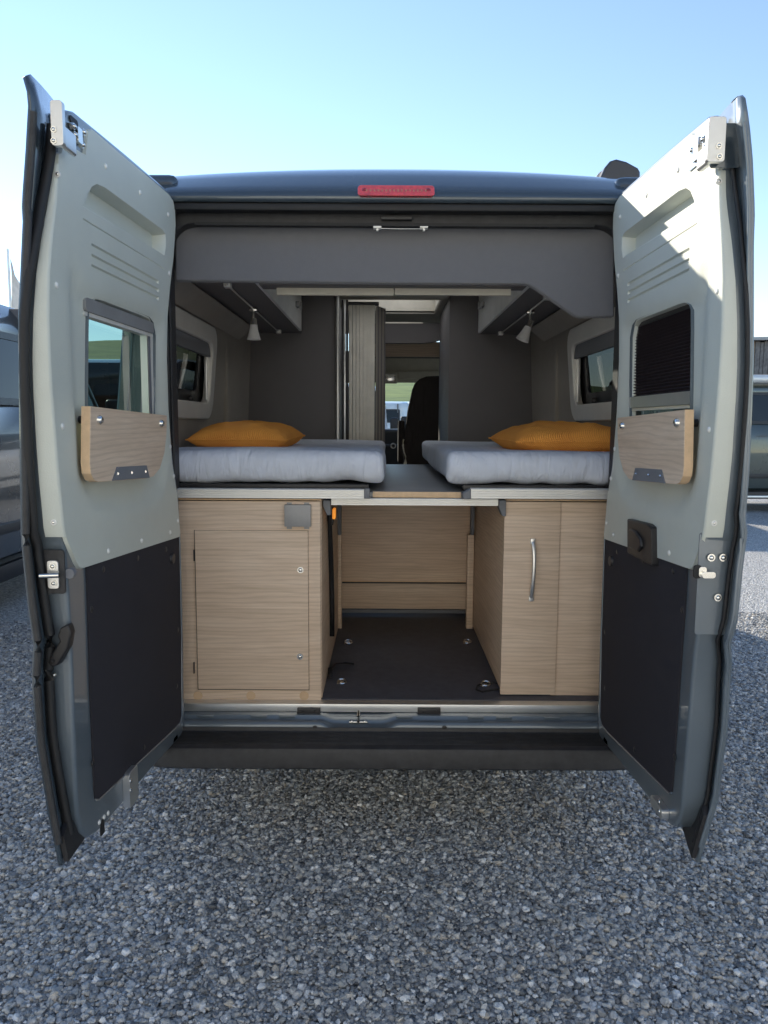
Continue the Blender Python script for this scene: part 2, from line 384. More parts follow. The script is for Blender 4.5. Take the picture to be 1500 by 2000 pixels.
def gravel_stones():
    sp = .0120; vs = []
    y = -2.3; row = 0
    while y < 3.6:
        x = -3.3 + (row % 2)*sp/2
        while x < 3.4:
            if not (abs(x) < 1.0 and y > 1.0) and not (y > 3.2 and x < 1.2) and not (y < -1.5 and abs(x) > 1.6) and not (y > 1.5 and -1.5 < x < 0) and not (y > 1.5 and 0 < x < 1.5):
                vs.append((x+random.uniform(-.5, .5)*sp, y+random.uniform(-.5, .5)*sp, random.uniform(-.004, .008)))
            x += sp
        y += sp*.9; row += 1
    me = bpy.data.meshes.new('gravel_stones'); me.from_pydata(vs, [], []); o = bpy.data.objects.new('gravel_stones', me); col.objects.link(o)
    me.materials.append(gravel_mat('gravel stones', True))
    ng = bpy.data.node_groups.new('gravel', 'GeometryNodeTree')
    ng.interface.new_socket('Geometry', in_out='INPUT', socket_type='NodeSocketGeometry'); ng.interface.new_socket('Geometry', in_out='OUTPUT', socket_type='NodeSocketGeometry')
    N = ng.nodes.new; L = ng.links.new
    gi = N('NodeGroupInput'); go = N('NodeGroupOutput')
    ip = N('GeometryNodeInstanceOnPoints'); jn = N('GeometryNodeJoinGeometry')
    for k in range(7):
        ic = N('GeometryNodeMeshIcoSphere'); ic.inputs['Subdivisions'].default_value = 3; ic.inputs['Radius'].default_value = 1.
        nz = N('ShaderNodeTexNoise'); nz.noise_dimensions = '4D'; nz.inputs['W'].default_value = k*3.7; nz.inputs['Scale'].default_value = .95; nz.inputs['Detail'].default_value = 1.5
        pos = N('GeometryNodeInputPosition'); L(pos.outputs[0], nz.inputs['Vector'])
        sub = N('ShaderNodeVectorMath'); sub.operation = 'SUBTRACT'; sub.inputs[1].default_value = (.5, .5, .5); L(nz.outputs['Color'], sub.inputs[0])
        sc = N('ShaderNodeVectorMath'); sc.operation = 'SCALE'; sc.inputs['Scale'].default_value = 2.1; L(sub.outputs[0], sc.inputs[0])
        st = N('GeometryNodeSetPosition'); L(ic.outputs[0], st.inputs[0]); L(sc.outputs[0], st.inputs['Offset'])
        tf = N('GeometryNodeTransform'); tf.inputs['Scale'].default_value = (1, random.uniform(.65, .9), random.uniform(.5, .72)); L(st.outputs[0], tf.inputs[0])
        ss = N('GeometryNodeSetShadeSmooth'); L(tf.outputs[0], ss.inputs[0])
        sm = N('GeometryNodeSetMaterial'); sm.inputs['Material'].default_value = me.materials[0]; L(ss.outputs[0], sm.inputs[0])
        gt = N('GeometryNodeGeometryToInstance'); L(sm.outputs[0], gt.inputs[0]); L(gt.outputs[0], jn.inputs[0])
    L(gi.outputs[0], ip.inputs['Points']); L(jn.outputs[0], ip.inputs['Instance']); ip.inputs['Pick Instance'].default_value = True
    rv = N('FunctionNodeRandomValue'); rv.data_type = 'FLOAT_VECTOR'; rv.inputs[0].default_value = (-.45, -.45, 0); rv.inputs[1].default_value = (.45, .45, 6.28)
    L(rv.outputs[0], ip.inputs['Rotation'])
    rs = N('FunctionNodeRandomValue'); rs.data_type = 'FLOAT'; rs.inputs[2].default_value = 0; rs.inputs[3].default_value = 1; rs.inputs['Seed'].default_value = 5
    pw = N('ShaderNodeMath'); pw.operation = 'POWER'; pw.inputs[1].default_value = 3.6; L(rs.outputs[1], pw.inputs[0])
    mr = N('ShaderNodeMapRange'); mr.inputs[3].default_value = .0050; mr.inputs[4].default_value = .0150; L(pw.outputs[0], mr.inputs[0]); L(mr.outputs[0], ip.inputs['Scale'])
    L(ip.outputs[0], go.inputs[0])
    md = o.modifiers.new('scatter', 'NODES'); md.node_group = ng
    return o
tag(gravel_stones(), 'loose grey pebbles strewn over the yard behind the van', 'gravel', kind='stuff')

def hill():
    bm = bmesh.new(); nx, ny = 70, 30; g = []
    for j in range(ny+1):
        row = []
        for i in range(nx+1):
            x = -260+520*i/nx; y = 38+230*j/ny
            t = max(0, j/ny)
            h = 22*(t**.9)*(1+.35*math.exp(-((x+90)/80)**2)-.45*math.exp(-((x-110)/90)**2)) + 2.2*noise.noise(Vector((x*.02, y*.03, 0)))*t - .25
            row.append(bm.verts.new((x, y, h)))
        g.append(row)
    for j in range(ny):
        for i in range(nx): bm.faces.new((g[j][i], g[j][i+1], g[j+1][i+1], g[j+1][i]))
    m, n, b = new_mat('meadow'); L = n.links.new
    tc = node(n, 'ShaderNodeTexCoord'); nz = node(n, 'ShaderNodeTexNoise', Scale=.12, Detail=8., Roughness=.7); L(tc.outputs['Object'], nz.inputs['Vector'])
    rp = node(n, 'ShaderNodeValToRGB'); rp.color_ramp.elements[0].color = (.075, .13, .02, 1); rp.color_ramp.elements[1].color = (.20, .26, .05, 1)
    rp.color_ramp.elements[0].position = .35; rp.color_ramp.elements[1].position = .65
    L(nz.outputs[0], rp.inputs[0]); L(rp.outputs[0], b.inputs['Base Color']); b.inputs['Roughness'].default_value = .9
    o = finish('meadow_hill', bm, m, None, 180)
    return tag(o, 'green meadow hill rising beyond the yard', 'hill', kind='structure')
hill()

# ------------------------------------------------------------------ vans
SECT = [(.0, .40), (.92, .36), (1.0, .44), (1.02, .62), (1.025, .95), (1.02, 1.30), (.995, 1.62), (.965, 1.90), (.925, 2.15), (.875, 2.32), (.79, 2.42), (.6, 2.475), (.3, 2.505), (0, 2.515)]
def loft(bm, ys, sect_of, skip=None):
    """skin both sides over stations; skip(i station, j point, side) leaves a hole"""
    for s in (-1, 1):
        rows = [[bm.verts.new((s*x, y, z)) for x, z in sect_of(y)] for y in ys]
        for i in range(len(ys)-1):
            for j in range(len(rows[0])-1):
                if skip and skip(i, j, s): continue
                bm.faces.new((rows[i][j], rows[i+1][j], rows[i+1][j+1], rows[i][j+1]))
    bmesh.ops.remove_doubles(bm, verts=bm.verts, dist=.0005)
def van_parts(root, pm, y0=.06, side_windows=((.30, 1.12), (2.3, 3.2)), win_sides=(-1, 1), glassm='dark_tint', hatch=None, length=5.95, hollow_floor=False):
    """outer shell of a panel van, nose towards +Y, rear at Y=0; parts parented to root"""
    ys = sorted(set([y0, .12, .42, 1.7, 3.45] + [v for ab in side_windows for v in ab] + ([v for h in hatch for v in h[:2]] if hatch else [])))
    def skip(i, j, s):
        ym = (ys[i]+ys[i+1])/2
        if j in (6, 7) and s in win_sides and any(a < ym < b for a, b in side_windows): return True
        if hatch and j in (12,) and any(a < ym < b and sd in (s, 0) for a, b, sd in hatch): return True
        if j == 0: return True
        if hatch and j >= 9 and ym < .4: return True
    bm = bmesh.new(); loft(bm, ys, lambda y: SECT, skip)
    o = finish('body_shell', bm, pm, root, 30)
    sm = o.modifiers.new('solid', 'SOLIDIFY'); sm.thickness = .02; sm.offset = -1
    for s in win_sides:
        for a, b in side_windows:
            x0, z0 = SECT[6]; x1, z1 = SECT[8]; bm = bmesh.new()
            ring = rrect(a-.01, b+.01, z0-.02, z1+.02, .07); hole = rrect(a+.05, b-.05, z0+.035, z1-.035, .05)
            fx = lambda z: s*(x0+(x1-x0)*(z-z0)/(z1-z0)+.004)
            add_prism(bm, ring, lambda p, q, d: Vector((fx(q)+s*d, p, q)), -.01, .012, [hole])
            f = finish('side_window', bm, 'blackpl', root, 30)
            bm = bmesh.new(); v, t = sheet(rrect(a+.045, b-.045, z0+.03, z1-.03, .05)); add_sheet(bm, v, t, lambda p, q: Vector((fx(q)+s*.004, p, q)))
            finish('pane', bm, glassm, f)
    # cab: lower body, roof cap, pillars, glass
    belt = [(3.45, 1.36), (4.6, 1.38), (5.0, 1.36), (5.35, 1.24), (5.65, 1.10), (5.85, .88), (length, .62)]
    wid = [(3.45, 1.0), (4.7, .985), (5.2, .95), (5.6, .90), (5.85, .82), (length, .70)]
    def low(y):
        h = interp(belt, y); k = interp(wid, y)
        return [(.92*k, .36), (1.0*k, .44), (1.02*k, min(.62, h-.1)), (1.025*k, min(.95, h-.06)), (1.01*k, h), (.86*k, h+.035), (.5*k, h+.055), (0, h+.06)]
    cy = [3.45, 3.9, 4.3, 4.6, 4.9, 5.1, 5.35, 5.65, 5.85, length]
    bm = bmesh.new(); loft(bm, cy, low, lambda i, j, s: j >= 4 and cy[i] < 4.9)
    bm2 = low(length)
    vs = [bm.verts.new((x, length, z)) for x, z in bm2]+[bm.verts.new((-x, length, z)) for x, z in bm2[-2::-1]]; bm.faces.new(vs)
    bmesh.ops.remove_doubles(bm, verts=bm.verts, dist=.0005)
    o = finish('cab_body', bm, pm, root, 35)
    o.modifiers.new('solid', 'SOLIDIFY').thickness = .012
    def cap(y):
        t = (y-3.45)/.85; d = .10*t*t
        return [(.965-.12*t, 1.96+.10*t), (.925-.10*t, 2.15-d*.3), (.875-.08*t, 2.32-d), (.79-.06*t, 2.42-d), (.6, 2.475-d), (.3, 2.505-d), (0, 2.515-d)]
    bm = bmesh.new(); loft(bm, [3.45, 3.7, 4.0, 4.3], cap)
    o = finish('cab_roof', bm, pm, root, 35); o.modifiers.new('solid', 'SOLIDIFY').thickness = .02
    top = cap(4.3)
    # windscreen between bonnet rear edge and cab roof front
    bm = bmesh.new(); lowp = [(.955, 4.78, 1.40), (.7, 4.98, 1.41), (.35, 5.08, 1.415), (0, 5.1, 1.42)]
    upp = [(.80, 4.28, 2.14), (.6, 4.33, 2.33), (.3, 4.37, 2.38), (0, 4.38, 2.40)]
    for s in (-1, 1):
        a = [bm.verts.new((s*x, y, z)) for x, y, z in lowp]; b = [bm.verts.new((s*x, y, z)) for x, y, z in upp]
        for k in range(3): bm.faces.new((a[k], a[k+1], b[k+1], b[k]))
    bmesh.ops.remove_doubles(bm, verts=bm.verts, dist=.001)
    finish('windscreen', bm, 'glass', root, 60)
    for s in (-1, 1):
        tube('windscreen_pillar', [(s*.975, 4.76, 1.37), (s*.89, 4.5, 1.78), (s*.81, 4.27, 2.15)], .045, pm, root)
        bm = bmesh.new()
        poly = [(3.56, 1.38), (4.66, 1.38), (4.42, 1.80), (4.24, 2.06), (3.56, 2.02)]
        v, t = sheet(poly); add_sheet(bm, v, t, lambda p, q: Vector((s*(1.0-(q-1.38)*.20), p, q)))
        finish('cab_window', bm, 'glass', root)
        bm = bmesh.new(); add_prism(bm, [(3.44, 1.34), (3.60, 1.34), (3.60, 2.10), (3.44, 2.10)], lambda p, q, d: Vector((s*(1.012-(q-1.38)*.16+d), p, q)), -.03, .004)
        finish('door_pillar', bm, pm, root, 30)
        # mirror, handle, rubbing strip, sill skirt, headlight
        bm = bmesh.new(); add_box(bm, (s*1.06, 4.52, 1.35), (s*1.24, 4.62, 1.70), .04, 3); add_box(bm, (s*.98, 4.55, 1.36), (s*1.09, 4.6, 1.46), .015)
        finish('wing_mirror', bm, 'blackpl', root, 40)
        bm = bmesh.new(); add_box(bm, (s*1.02, 3.62, 1.16), (s*1.05, 3.80, 1.21), .012, 3); finish('door_handle', bm, 'blackpl', root, 40)
        box('rubbing_strip', (s*1.0, .1, .62), (s*1.038, 4.95, .70), 'blackpl', root, .01)
        bm = bmesh.new(); add_box(bm, (s*.72, 5.55, .86), (s*.88, 5.78, 1.12), .04, 3); finish('headlight', bm, 'chrome', root, 40)
        box('sill_skirt', (s*.93, 1.5, .24), (s*.985, 4.2, .37), 'blackpl', root, .01)
        box('door_seam', (s*1.018, 3.415, .45), (s*1.027, 3.425, 1.36), 'blackpl', root, 0)
    add = bmesh.new(); add_box(add, (-.86, 5.6, .30), (.86, 6.03, .60), .08, 4); finish('front_bumper', add, 'blackpl', root, 40)
    bm = bmesh.new(); add_box(bm, (-.45, 5.86, .68), (.45, 5.93, .84), .02); finish('grille', bm, 'blackpl', root, 40)
    for y in (1.05, 5.0):
        for s in (-1, 1):
            bm = bmesh.new()
            prof = [(.0, .20), (.01, .30), (.03, .335), (.11, .345), (.19, .335), (.21, .30), (.215, .20)]
            n = 28; rr = [[bm.verts.new((s*(.80+px), y+r*math.cos(2*math.pi*k/n), .345+r*math.sin(2*math.pi*k/n))) for px, r in prof] for k in range(n)]
            for k in range(n):
                for j in range(len(prof)-1): bm.faces.new((rr[k][j], rr[(k+1) % n][j], rr[(k+1) % n][j+1], rr[k][j+1]))
            wh = finish('wheel', bm, 'tyre', root, 40)
            bm = bmesh.new(); add_cyl(bm, (s*.85, y, .345), (s*.985, y, .345), .20, .205, 28); add_cyl(bm, (s*.98, y, .345), (s*1.0, y, .345), .07, .05, 16)
            for k in range(8):
                t = 2*math.pi*k/8; c = Vector((s*.987, y+.14*math.cos(t), .345+.14*math.sin(t))); add_dome(bm, c, (s, 0, 0), .03, .004, 10)
            finish('rim', bm, 'rim', wh, 40)

# ------------------------------------------------------------------ the open camper van
van = tag(empty('camper_van'), 'blue grey camper van seen from behind with both rear doors wide open', 'camper van')
HATCH = [(1.06, 1.46, -1), (1.50, 2.05, 0), (2.32, 2.92, 0)]  # middle opening is added to let more light onto the beds
van_parts(van, 'paint', y0=.075, side_windows=((.28, 1.18),), win_sides=(-1, 1), glassm='tint_side', hatch=HATCH)
box('roof_hatch', (-.30, 1.06, 2.525), (.0, 1.46, 2.535), 'glass', van, 0)
for y0, y1 in ((1.49, 2.06), (2.31, 2.93)):  # first pane added to brighten the cabin, corridor pane enlarged for the same
    bm = bmesh.new(); bm.faces.new([bm.verts.new(p) for p in ((-.31, y0, 2.524), (.31, y0, 2.524), (.31, y1, 2.524), (-.31, y1, 2.524))]); rl_ = finish('roof_and_fill_light', bm, 'milky', van)
    prism('roof_light_rim', [(-.34, y0-.03), (.34, y0-.03), (.34, y1+.03), (-.34, y1+.03)], lambda x, y, d: Vector((x, y, d)), 2.505, 2.535, 'white', rl_, [[(-.305, y0+.005), (.305, y0+.005), (.305, y1-.005), (-.305, y1-.005)]])

# rear end: ring round the door opening, curved roof end, gutter
OPEN = [(-.806, .49)]+[q for q in rrect(-.806, .806, 0, 2.325, .10, 8) if q[1] > 1][::-1]+[(.806, .49)]
outer = [(x, z) for x, z in SECT[1:]]+[(-x, z) for x, z in SECT[-2:0:-1]]
outer = [(x, min(z, 2.345)) for x, z in outer]
seen = []; [seen.append(p) for p in outer if p not in seen]
xs_top = [p for p in seen if p[1] < 2.344]
outer = [p for p in seen if p[1] < 2.344 and p[0] > 0]+[(.86, 2.345), (-.86, 2.345)]+[p for p in seen if p[1] < 2.344 and p[0] < 0]
prism('rear_frame', outer, XZ, .012, .085, 'paint', van, [OPEN], bev=.008)
def crown(x): return -.030*(abs(x)/.80)**2.2
bm = bmesh.new(); rows = []
prof = [(-.035, 2.325), (-.040, 2.345), (-.030, 2.366), (.005, 2.395), (.05, 2.436), (.11, 2.474), (.18, 2.502), (.27, 2.522), (.40, 2.530), (.60, 2.528)]
for y, z in prof:
    t = (z-2.325)/.19; row = []
    for i in range(41):
        x = (-1+2*i/40)*(.835-.055*t); row.append(bm.verts.new((x, y, z+crown(x)*t)))
    rows.append(row)
for a, b in zip(rows, rows[1:]):
    for i in range(40): bm.faces.new((a[i], a[i+1], b[i+1], b[i]))
for k in (0, -1):                                                      # side flanks down to the gutter
    for i in range(len(rows)-1):
        a, b = rows[i][k], rows[i+1][k]; s = -1 if k == 0 else 1
        c = bm.verts.new((s*.90, b.co.y+.03, 2.30)); d = bm.verts.new((s*.90, a.co.y+.03, 2.30)); bm.faces.new((a, b, c, d))
roof = finish('roof_end', bm, 'paint', van, 50); roof.modifiers.new('solid', 'SOLIDIFY').thickness = .004
for s in (-1, 1):                                                      # lower roof shoulders beside the crown
    bm = bmesh.new(); add_box(bm, (s*.76, .02, 2.33), (s*.93, .9, 2.435), .03, 3); finish('roof_shoulder', bm, 'paint', van, 40)
# third brake light
a, b = P(699, 360, -.03), P(848, 388, -.03)
bl = [(x, z) for x, z in rrect(a.x, b.x, b.z, a.z, .012, 4)]
o = prism('brake_light', bl, lambda x, z, d: Vector((x, d+(z-b.z)*.9, z)), -.064, .02, 'redlens', roof, bev=.004)
for px in (712, 836):
    c = P(px, 373, -.035); finish('lens_screw', add_dome(bmesh.new(), (c.x, -.064+(c.z-b.z)*.9, c.z), (0, -1, .4), .009, .003), 'redtail', roof, 60)
bm = bmesh.new()
for k in range(16):
    x = a.x+.03+(b.x-a.x-.06)*k/15; zc = (a.z+b.z)/2-.004
    add_box(bm, (x-.003, -.0655+(zc-b.z)*.9, zc-.006), (x+.003, -.060+(zc-b.z)*.9, zc+.006))
finish('lens_led', bm, 'redtail', roof)
# drip seal under the roof end, inner head frame and rubber seal round the opening
box('head_seal', (-.80, -.03, 2.300), (.79, .02, 2.325), 'rubber', van, .008)
def ring_tube(name, outl, Y, r, mat): return tube(name, [(x, Y, z) for x, z in outl], r, mat, van, 8, True)
tube('opening_seal', [(x, .0, z) for x, z in [(-.806, .56), (-.806, 1.2), (-.806, 1.9)]+[p for p in reversed([q for q in rrect(-.806, .806, 0, 2.322, .10, 8) if q[1] > 1])]+[(.806, 1.9), (.806, 1.2), (.806, .56)]], .011, 'rubber', van, 8)
arch = lambda x0, x1, z1, r: [(x0, .505)]+[p for p in reversed([q for q in rrect(x0, x1, 0, z1, r, 8) if q[1] > 1])]+[(x1, .505)]
prism('opening_frame', arch(-.804, .804, 2.326, .10)+arch(-.796, .796, 2.270, .09)[::-1], XZ, .03, .10, 'bumper', van, bev=.004)
prism('head_rib', [(-.70, 2.262), (.69, 2.262), (.69, 2.272), (-.70, 2.272)], XZ, .02, .04, 'rubber', van)
a, b = P(745, 419, .0), P(805, 428, .0)
bm = bmesh.new(); add_box(bm, (a.x, .005, b.z), (b.x, .04, a.z), .004); finish('door_catch', bm, 'blackpl', van, 40)
for px in (737, 828):
    c = P(px, 444, .03); bm = bmesh.new(); add_box(bm, (c.x-.014, .02, c.z-.004), (c.x+.014, .05, c.z+.004), .002)
    add_box(bm, (c.x-.004, .025, c.z-.012), (c.x+.004, .04, c.z), .001); finish('seal_clip', bm, 'alu_white', van, 40)
c = P(812, 413, .0); finish('frame_screw', add_dome(bmesh.new(), (c.x, .0, c.z), (0, -1, 0), .005, .004), 'chrome', van, 60)
for px in (735, 828):
    pass
tube('catch_wire', [P(737, 446, .028), P(782, 447, .026), P(828, 447, .028)], .0015, 'chrome', van, 6)
# tail lamps on the rear pillars
for s in (-1, 1):
    bm = bmesh.new(); add_box(bm, (s*.88, -.01, .95), (s*1.0, .06, 1.52), .025, 3); finish('tail_lamp', bm, 'redtail', van, 40)

# awning case on the right roof edge
prof = [(.0, 0), (.085, .0), (.10, .03), (.098, .075), (.07, .105), (.03, .112), (-.005, .095), (-.02, .06), (-.02, .02)]
a = P(1168, 362, .35)
prism('awning_case', smooth_poly([(a.x+.012+x*1.5, 2.44+z*1.2) for x, z in prof], 2), XZ, .36, 3.9, 'alu_white', van)
ac = [P(x, y, .30) for x, y in ((1166, 362), (1172, 348), (1182, 326), (1192, 314), (1205, 310), (1224, 315), (1246, 327), (1251, 336), (1251, 362))]
prism('awning_end_cap', [(p.x, p.z) for p in ac], XZ, .30, .40, 'capdark', van, bev=.012)
for y in (.5, 1.9, 3.3): box('awning_bracket', (.72, y, 2.42), (a.x+.06, y+.1, 2.455), 'blackpl', van, .006)
c = P(383, 352, .2); bm = bmesh.new(); add_box(bm, (c.x-.012, .15, c.z-.02), (c.x+.004, .30, c.z+.004), .003); finish('roof_gutter_clip', bm, 'chrome', van, 40)

# bumper, step tread and painted sill with its striker
bm = bmesh.new(); xs = [-1.0, -.93, -.5, 0, .5, .92, .99]
prof = [(-.049, .472), (-.052, .460), (-.057, .455), (-.150, .447), (-.163, .440), (-.170, .425), (-.168, .372), (-.155, .362), (-.02, .36)]
rows = []
for x in [-1.0+2.0*i/60 for i in range(61)]:
    bend = .09*max(0, (abs(x)-.75)/.25)**2
    rows.append([bm.verts.new((x, y+bend, z)) for y, z in prof])
for a, b in zip(rows, rows[1:]):
    for j in range(len(prof)-1): bm.faces.new((a[j], b[j], b[j+1], a[j+1]))
bumper = finish('rear_bumper', bm, 'bumper', van, 30)
for k in range(9):
    y = -.065-.009*k; z = .4558-.0005*k - (k*.009)*.083+.001
    finish('tread_rib', add_box(bmesh.new(), (-.80, y-.0028, z-.004), (.79, y+.0028, z+.0035), .0015, 1), 'bumper', bumper, 40)
for px in (615, 868):
    c = P(px, 1422, -.048); finish('bumper_screw', add_dome(bmesh.new(), (c.x, -.047, c.z), (0, -1, 0), .009, .003), 'blackpl', bumper, 60)
# painted sill: channel lip that dips round the striker
c0, c1 = P(655, 1400, .0).x, P(748, 1400, .0).x
def dip(x):
    t = min(1, max(0, min(x-(c0-.06), (c1+.06)-x)/.06)); return t*t*(3-2*t)
bm = bmesh.new(); rows = []
for i in range(121):
    x = -.80+1.60*i/120; d = dip(x)
    rows.append([bm.verts.new((x, y, z)) for y, z in ((.07, .503), (.0, .500-.006*d), (-.005, .490-.012*d), (-.012, .486-.014*d), (-.024, .4885-.020*d), (-.032, .488-.022*d), (-.038, .483-.020*d), (-.042, .474-.012*d), (-.043, .455))])
for a, b in zip(rows, rows[1:]):
    for j in range(8): bm.faces.new((a[j], b[j], b[j+1], a[j+1]))
sill = finish('rear_sill', bm, 'paint_inner', van, 40)
box('sill_strip', (-.80, .026, .502), (.80, .075, .533), 'alu', van, .003)
for px in (603, 838):
    c = P(px, 1389, .02); bm = bmesh.new(); add_box(bm, (c.x-.043, .012, c.z-.011), (c.x+.043, .03, c.z+.013), .003)
    add_dome(bm, (c.x-.022, .012, c.z), (0, -1, 0), .004, .003); add_dome(bm, (c.x+.024, .012, c.z+.004), (0, -1, 0), .004, .003); finish('door_striker_plate', bm, 'blackpl', van, 40)
c = P(700, 1402, -.01)
bm = bmesh.new(); add_tube(bm, [(c.x, .0, c.z-.012), (c.x, -.028, c.z-.006), (c.x, -.030, c.z+.014), (c.x, .0, c.z+.020)], .006, 8)
add_box(bm, (c.x-.034, -.018, c.z-.018), (c.x+.034, .0, c.z-.012), .002)
for s in (-1, 1): add_dome(bm, (c.x+s*.024, -.012, c.z-.012), (0, -.4, 1), .006, .005)
finish('sill_striker', bm, 'chrome', sill, 50)
for px in (400, 505, 560, 790, 930, 985, 1080):
    c = P(px, 1397, -.012); box('sill_emboss', (c.x-.03, -.010, .4945), (c.x+.03, .002, .5015), 'paint_inner', sill, .002)
tube('tow_eye', [P(1065, 1501, -.02)+Vector((.05*math.cos(t)*1.0, .02*math.sin(t)+.06, .0)) for t in [k*math.pi/6 for k in range(12)]], .008, 'bumper', van, 8, True)
box('underbody', (-.80, .05, .30), (.80, 4.6, .36), 'blackpl', van, .01)
box('rear_axle', (-.75, .98, .30), (.75, 1.10, .40), 'blackpl', van, .02)

# ------------------------------------------------------------------ interior
FL = .535
box('load_floor', (-.93, .075, .50), (.93, 3.4, FL), 'floor', van, .002)
def lining(s):
    """side wall lining with a window hole, leaning in like the body"""
    fx = lambda z: s*(.945-.055*max(0, (z-1.45)/.65)**1.2)
    hole = rrect(.30, 1.16, 1.64, 2.0, .07)
    bm = bmesh.new(); add_prism(bm, [(.095, .54), (2.2, .54), (2.2, 2.36), (.095, 2.36)], lambda p, q, d: Vector((fx(q)+s*d, p, q)), 0, .012, [hole])
    finish('side_lining', bm, 'lining', van, 35)
    bm = bmesh.new(); add_prism(bm, rrect(.255, 1.205, 1.595, 2.045, .10), lambda p, q, d: Vector((fx(q)-s*d, p, q)), -.02, .02, [rrect(.335, 1.125, 1.675, 1.965, .06)])
    f = finish('inner_window_frame', bm, 'alu_white', van, 35); bevel_mod(f, .006)
    bm = bmesh.new(); add_box(bm, (fx(1.94)-s*.004, .33, 1.90), (fx(1.94)+s*.016, 1.13, 1.97), .004); finish('blind_cassette', bm, 'greycap', f, 40)
    for y in (.345, 1.115):
        bm = bmesh.new(); add_box(bm, (fx(1.8)-s*.002, y-.012, 1.675), (fx(1.8)+s*.012, y+.012, 1.95), .003); finish('blind_rail', bm, 'alu', f, 40)
    # inside of the hinged acrylic: dark border with catches
    bm = bmesh.new(); add_prism(bm, rrect(.31, 1.15, 1.645, 1.995, .06), lambda p, q, d: Vector((fx(q)+s*(.03+d), p, q)), 0, .006, [rrect(.42, 1.04, 1.73, 1.935, .04)])
    finish('pane_border', bm, 'blackpl', f, 35)
    for y in (.5, .9):
        finish('window_catch', add_dome(bmesh.new(), (fx(1.7)+s*.028, y, 1.69), (-s, 0, 0), .016, .02), 'blackpl', f, 60)
        finish('catch_pin', add_dome(bmesh.new(), (fx(1.7)+s*.028, y+.05, 1.92), (-s, 0, 0), .006, .005), 'chrome', f, 60)
    # sloping cover between wall and overhead cupboard, wall post
    bm = bmesh.new(); v = [bm.verts.new(p) for p in ((fx(2.06)-s*.01, .1, 2.06), (fx(2.06)-s*.01, 1.75, 2.06), (s*.80, 1.75, 2.128), (s*.80, .1, 2.128))]; bm.faces.new(v)
    o = finish('wall_cover', bm, 'lining', van); o.modifiers.new('solid', 'SOLIDIFY').thickness = .012
    box('wall_post', (fx(1.8)-s*.022, 1.50, 1.30), (fx(1.8)+s*.02, 1.60, 2.06), 'lining', van, .012, 3)
lining(-1); lining(1)
prism('ceiling', [(-.9, .10), (.9, .10), (.9, 4.2), (-.9, 4.2)], lambda x, y, d: Vector((x, y, d)), 2.372, 2.385, 'cream', van, [[(-.30, 1.06), (-.02, 1.06), (-.02, 1.46), (-.30, 1.46)], [(-.32, 2.32), (.32, 2.32), (.32, 2.92), (-.32, 2.92)], [(-.30, 1.50), (.30, 1.50), (.30, 2.05), (-.30, 2.05)]])
for x0, x1, y0, y1 in ((-.30, -.02, 1.06, 1.46), (-.32, .32, 2.32, 2.92), (-.30, .30, 1.50, 2.05)):
    prism('roof_light_reveal', [(x0-.012, y0-.012), (x1+.012, y0-.012), (x1+.012, y1+.012), (x0-.012, y1+.012)], lambda x, y, d: Vector((x, y, d)), 2.368, 2.50, 'creamstrip', van, [[(x0, y0), (x1, y0), (x1, y1), (x0, y1)]])
# felt panel behind the head of the opening, cut away at the right
hp = [P(x, y, .06) for x, y in ((338, 430), (1204, 432), (1204, 617), (1136, 618), (1126, 615), (1050, 562), (1036, 554), (1024, 552), (770, 551), (338, 546))]
prism('head_panel', [(p.x, p.z) for p in hp], XZ, .085, .12, 'fabric', van, bev=.006)
# overhead cupboards left and right with pale flaps towards the aisle
UZ = 2.135
eL, eR = G(525, 575, UZ), G(1010, 578, UZ)
for s, e in ((-1, eL), (1, eR)):
    back = G(588, 645, UZ).y if s < 0 else G(936, 650, UZ).y
    box('overhead_cupboard', (e.x+s*.012, .13, UZ), (s*.93, 2.14, 2.37), 'panel', van, .004)
    flap = box('cupboard_flap', (e.x-s*.004, .22, UZ-.004), (e.x+s*.012, back, 2.36), 'white', van, .003)
    c = S(579 if s < 0 else 944, 597, e.x-s*.004)
    bm = bmesh.new(); add_box(bm, (c.x-s*.02, c.y-.05, c.z-.012), (c.x, c.y+.03, c.z+.018), .004); add_box(bm, (c.x-s*.03, c.y-.02, c.z-.02), (c.x-s*.015, c.y+.02, c.z+.02), .004)
    finish('flap_catch', bm, 'greybox', flap, 40)
bx = [(540, 769), (771, 998)]
for x0, x1 in bx: boxp('rear_flap_edge', x0, 560.5, x1, 577, .26, .018, 'creamstrip', van, .002)
boxp('rear_cupboard', 505, 500, 1030, 559, .20, .10, 'panel', van, .003)
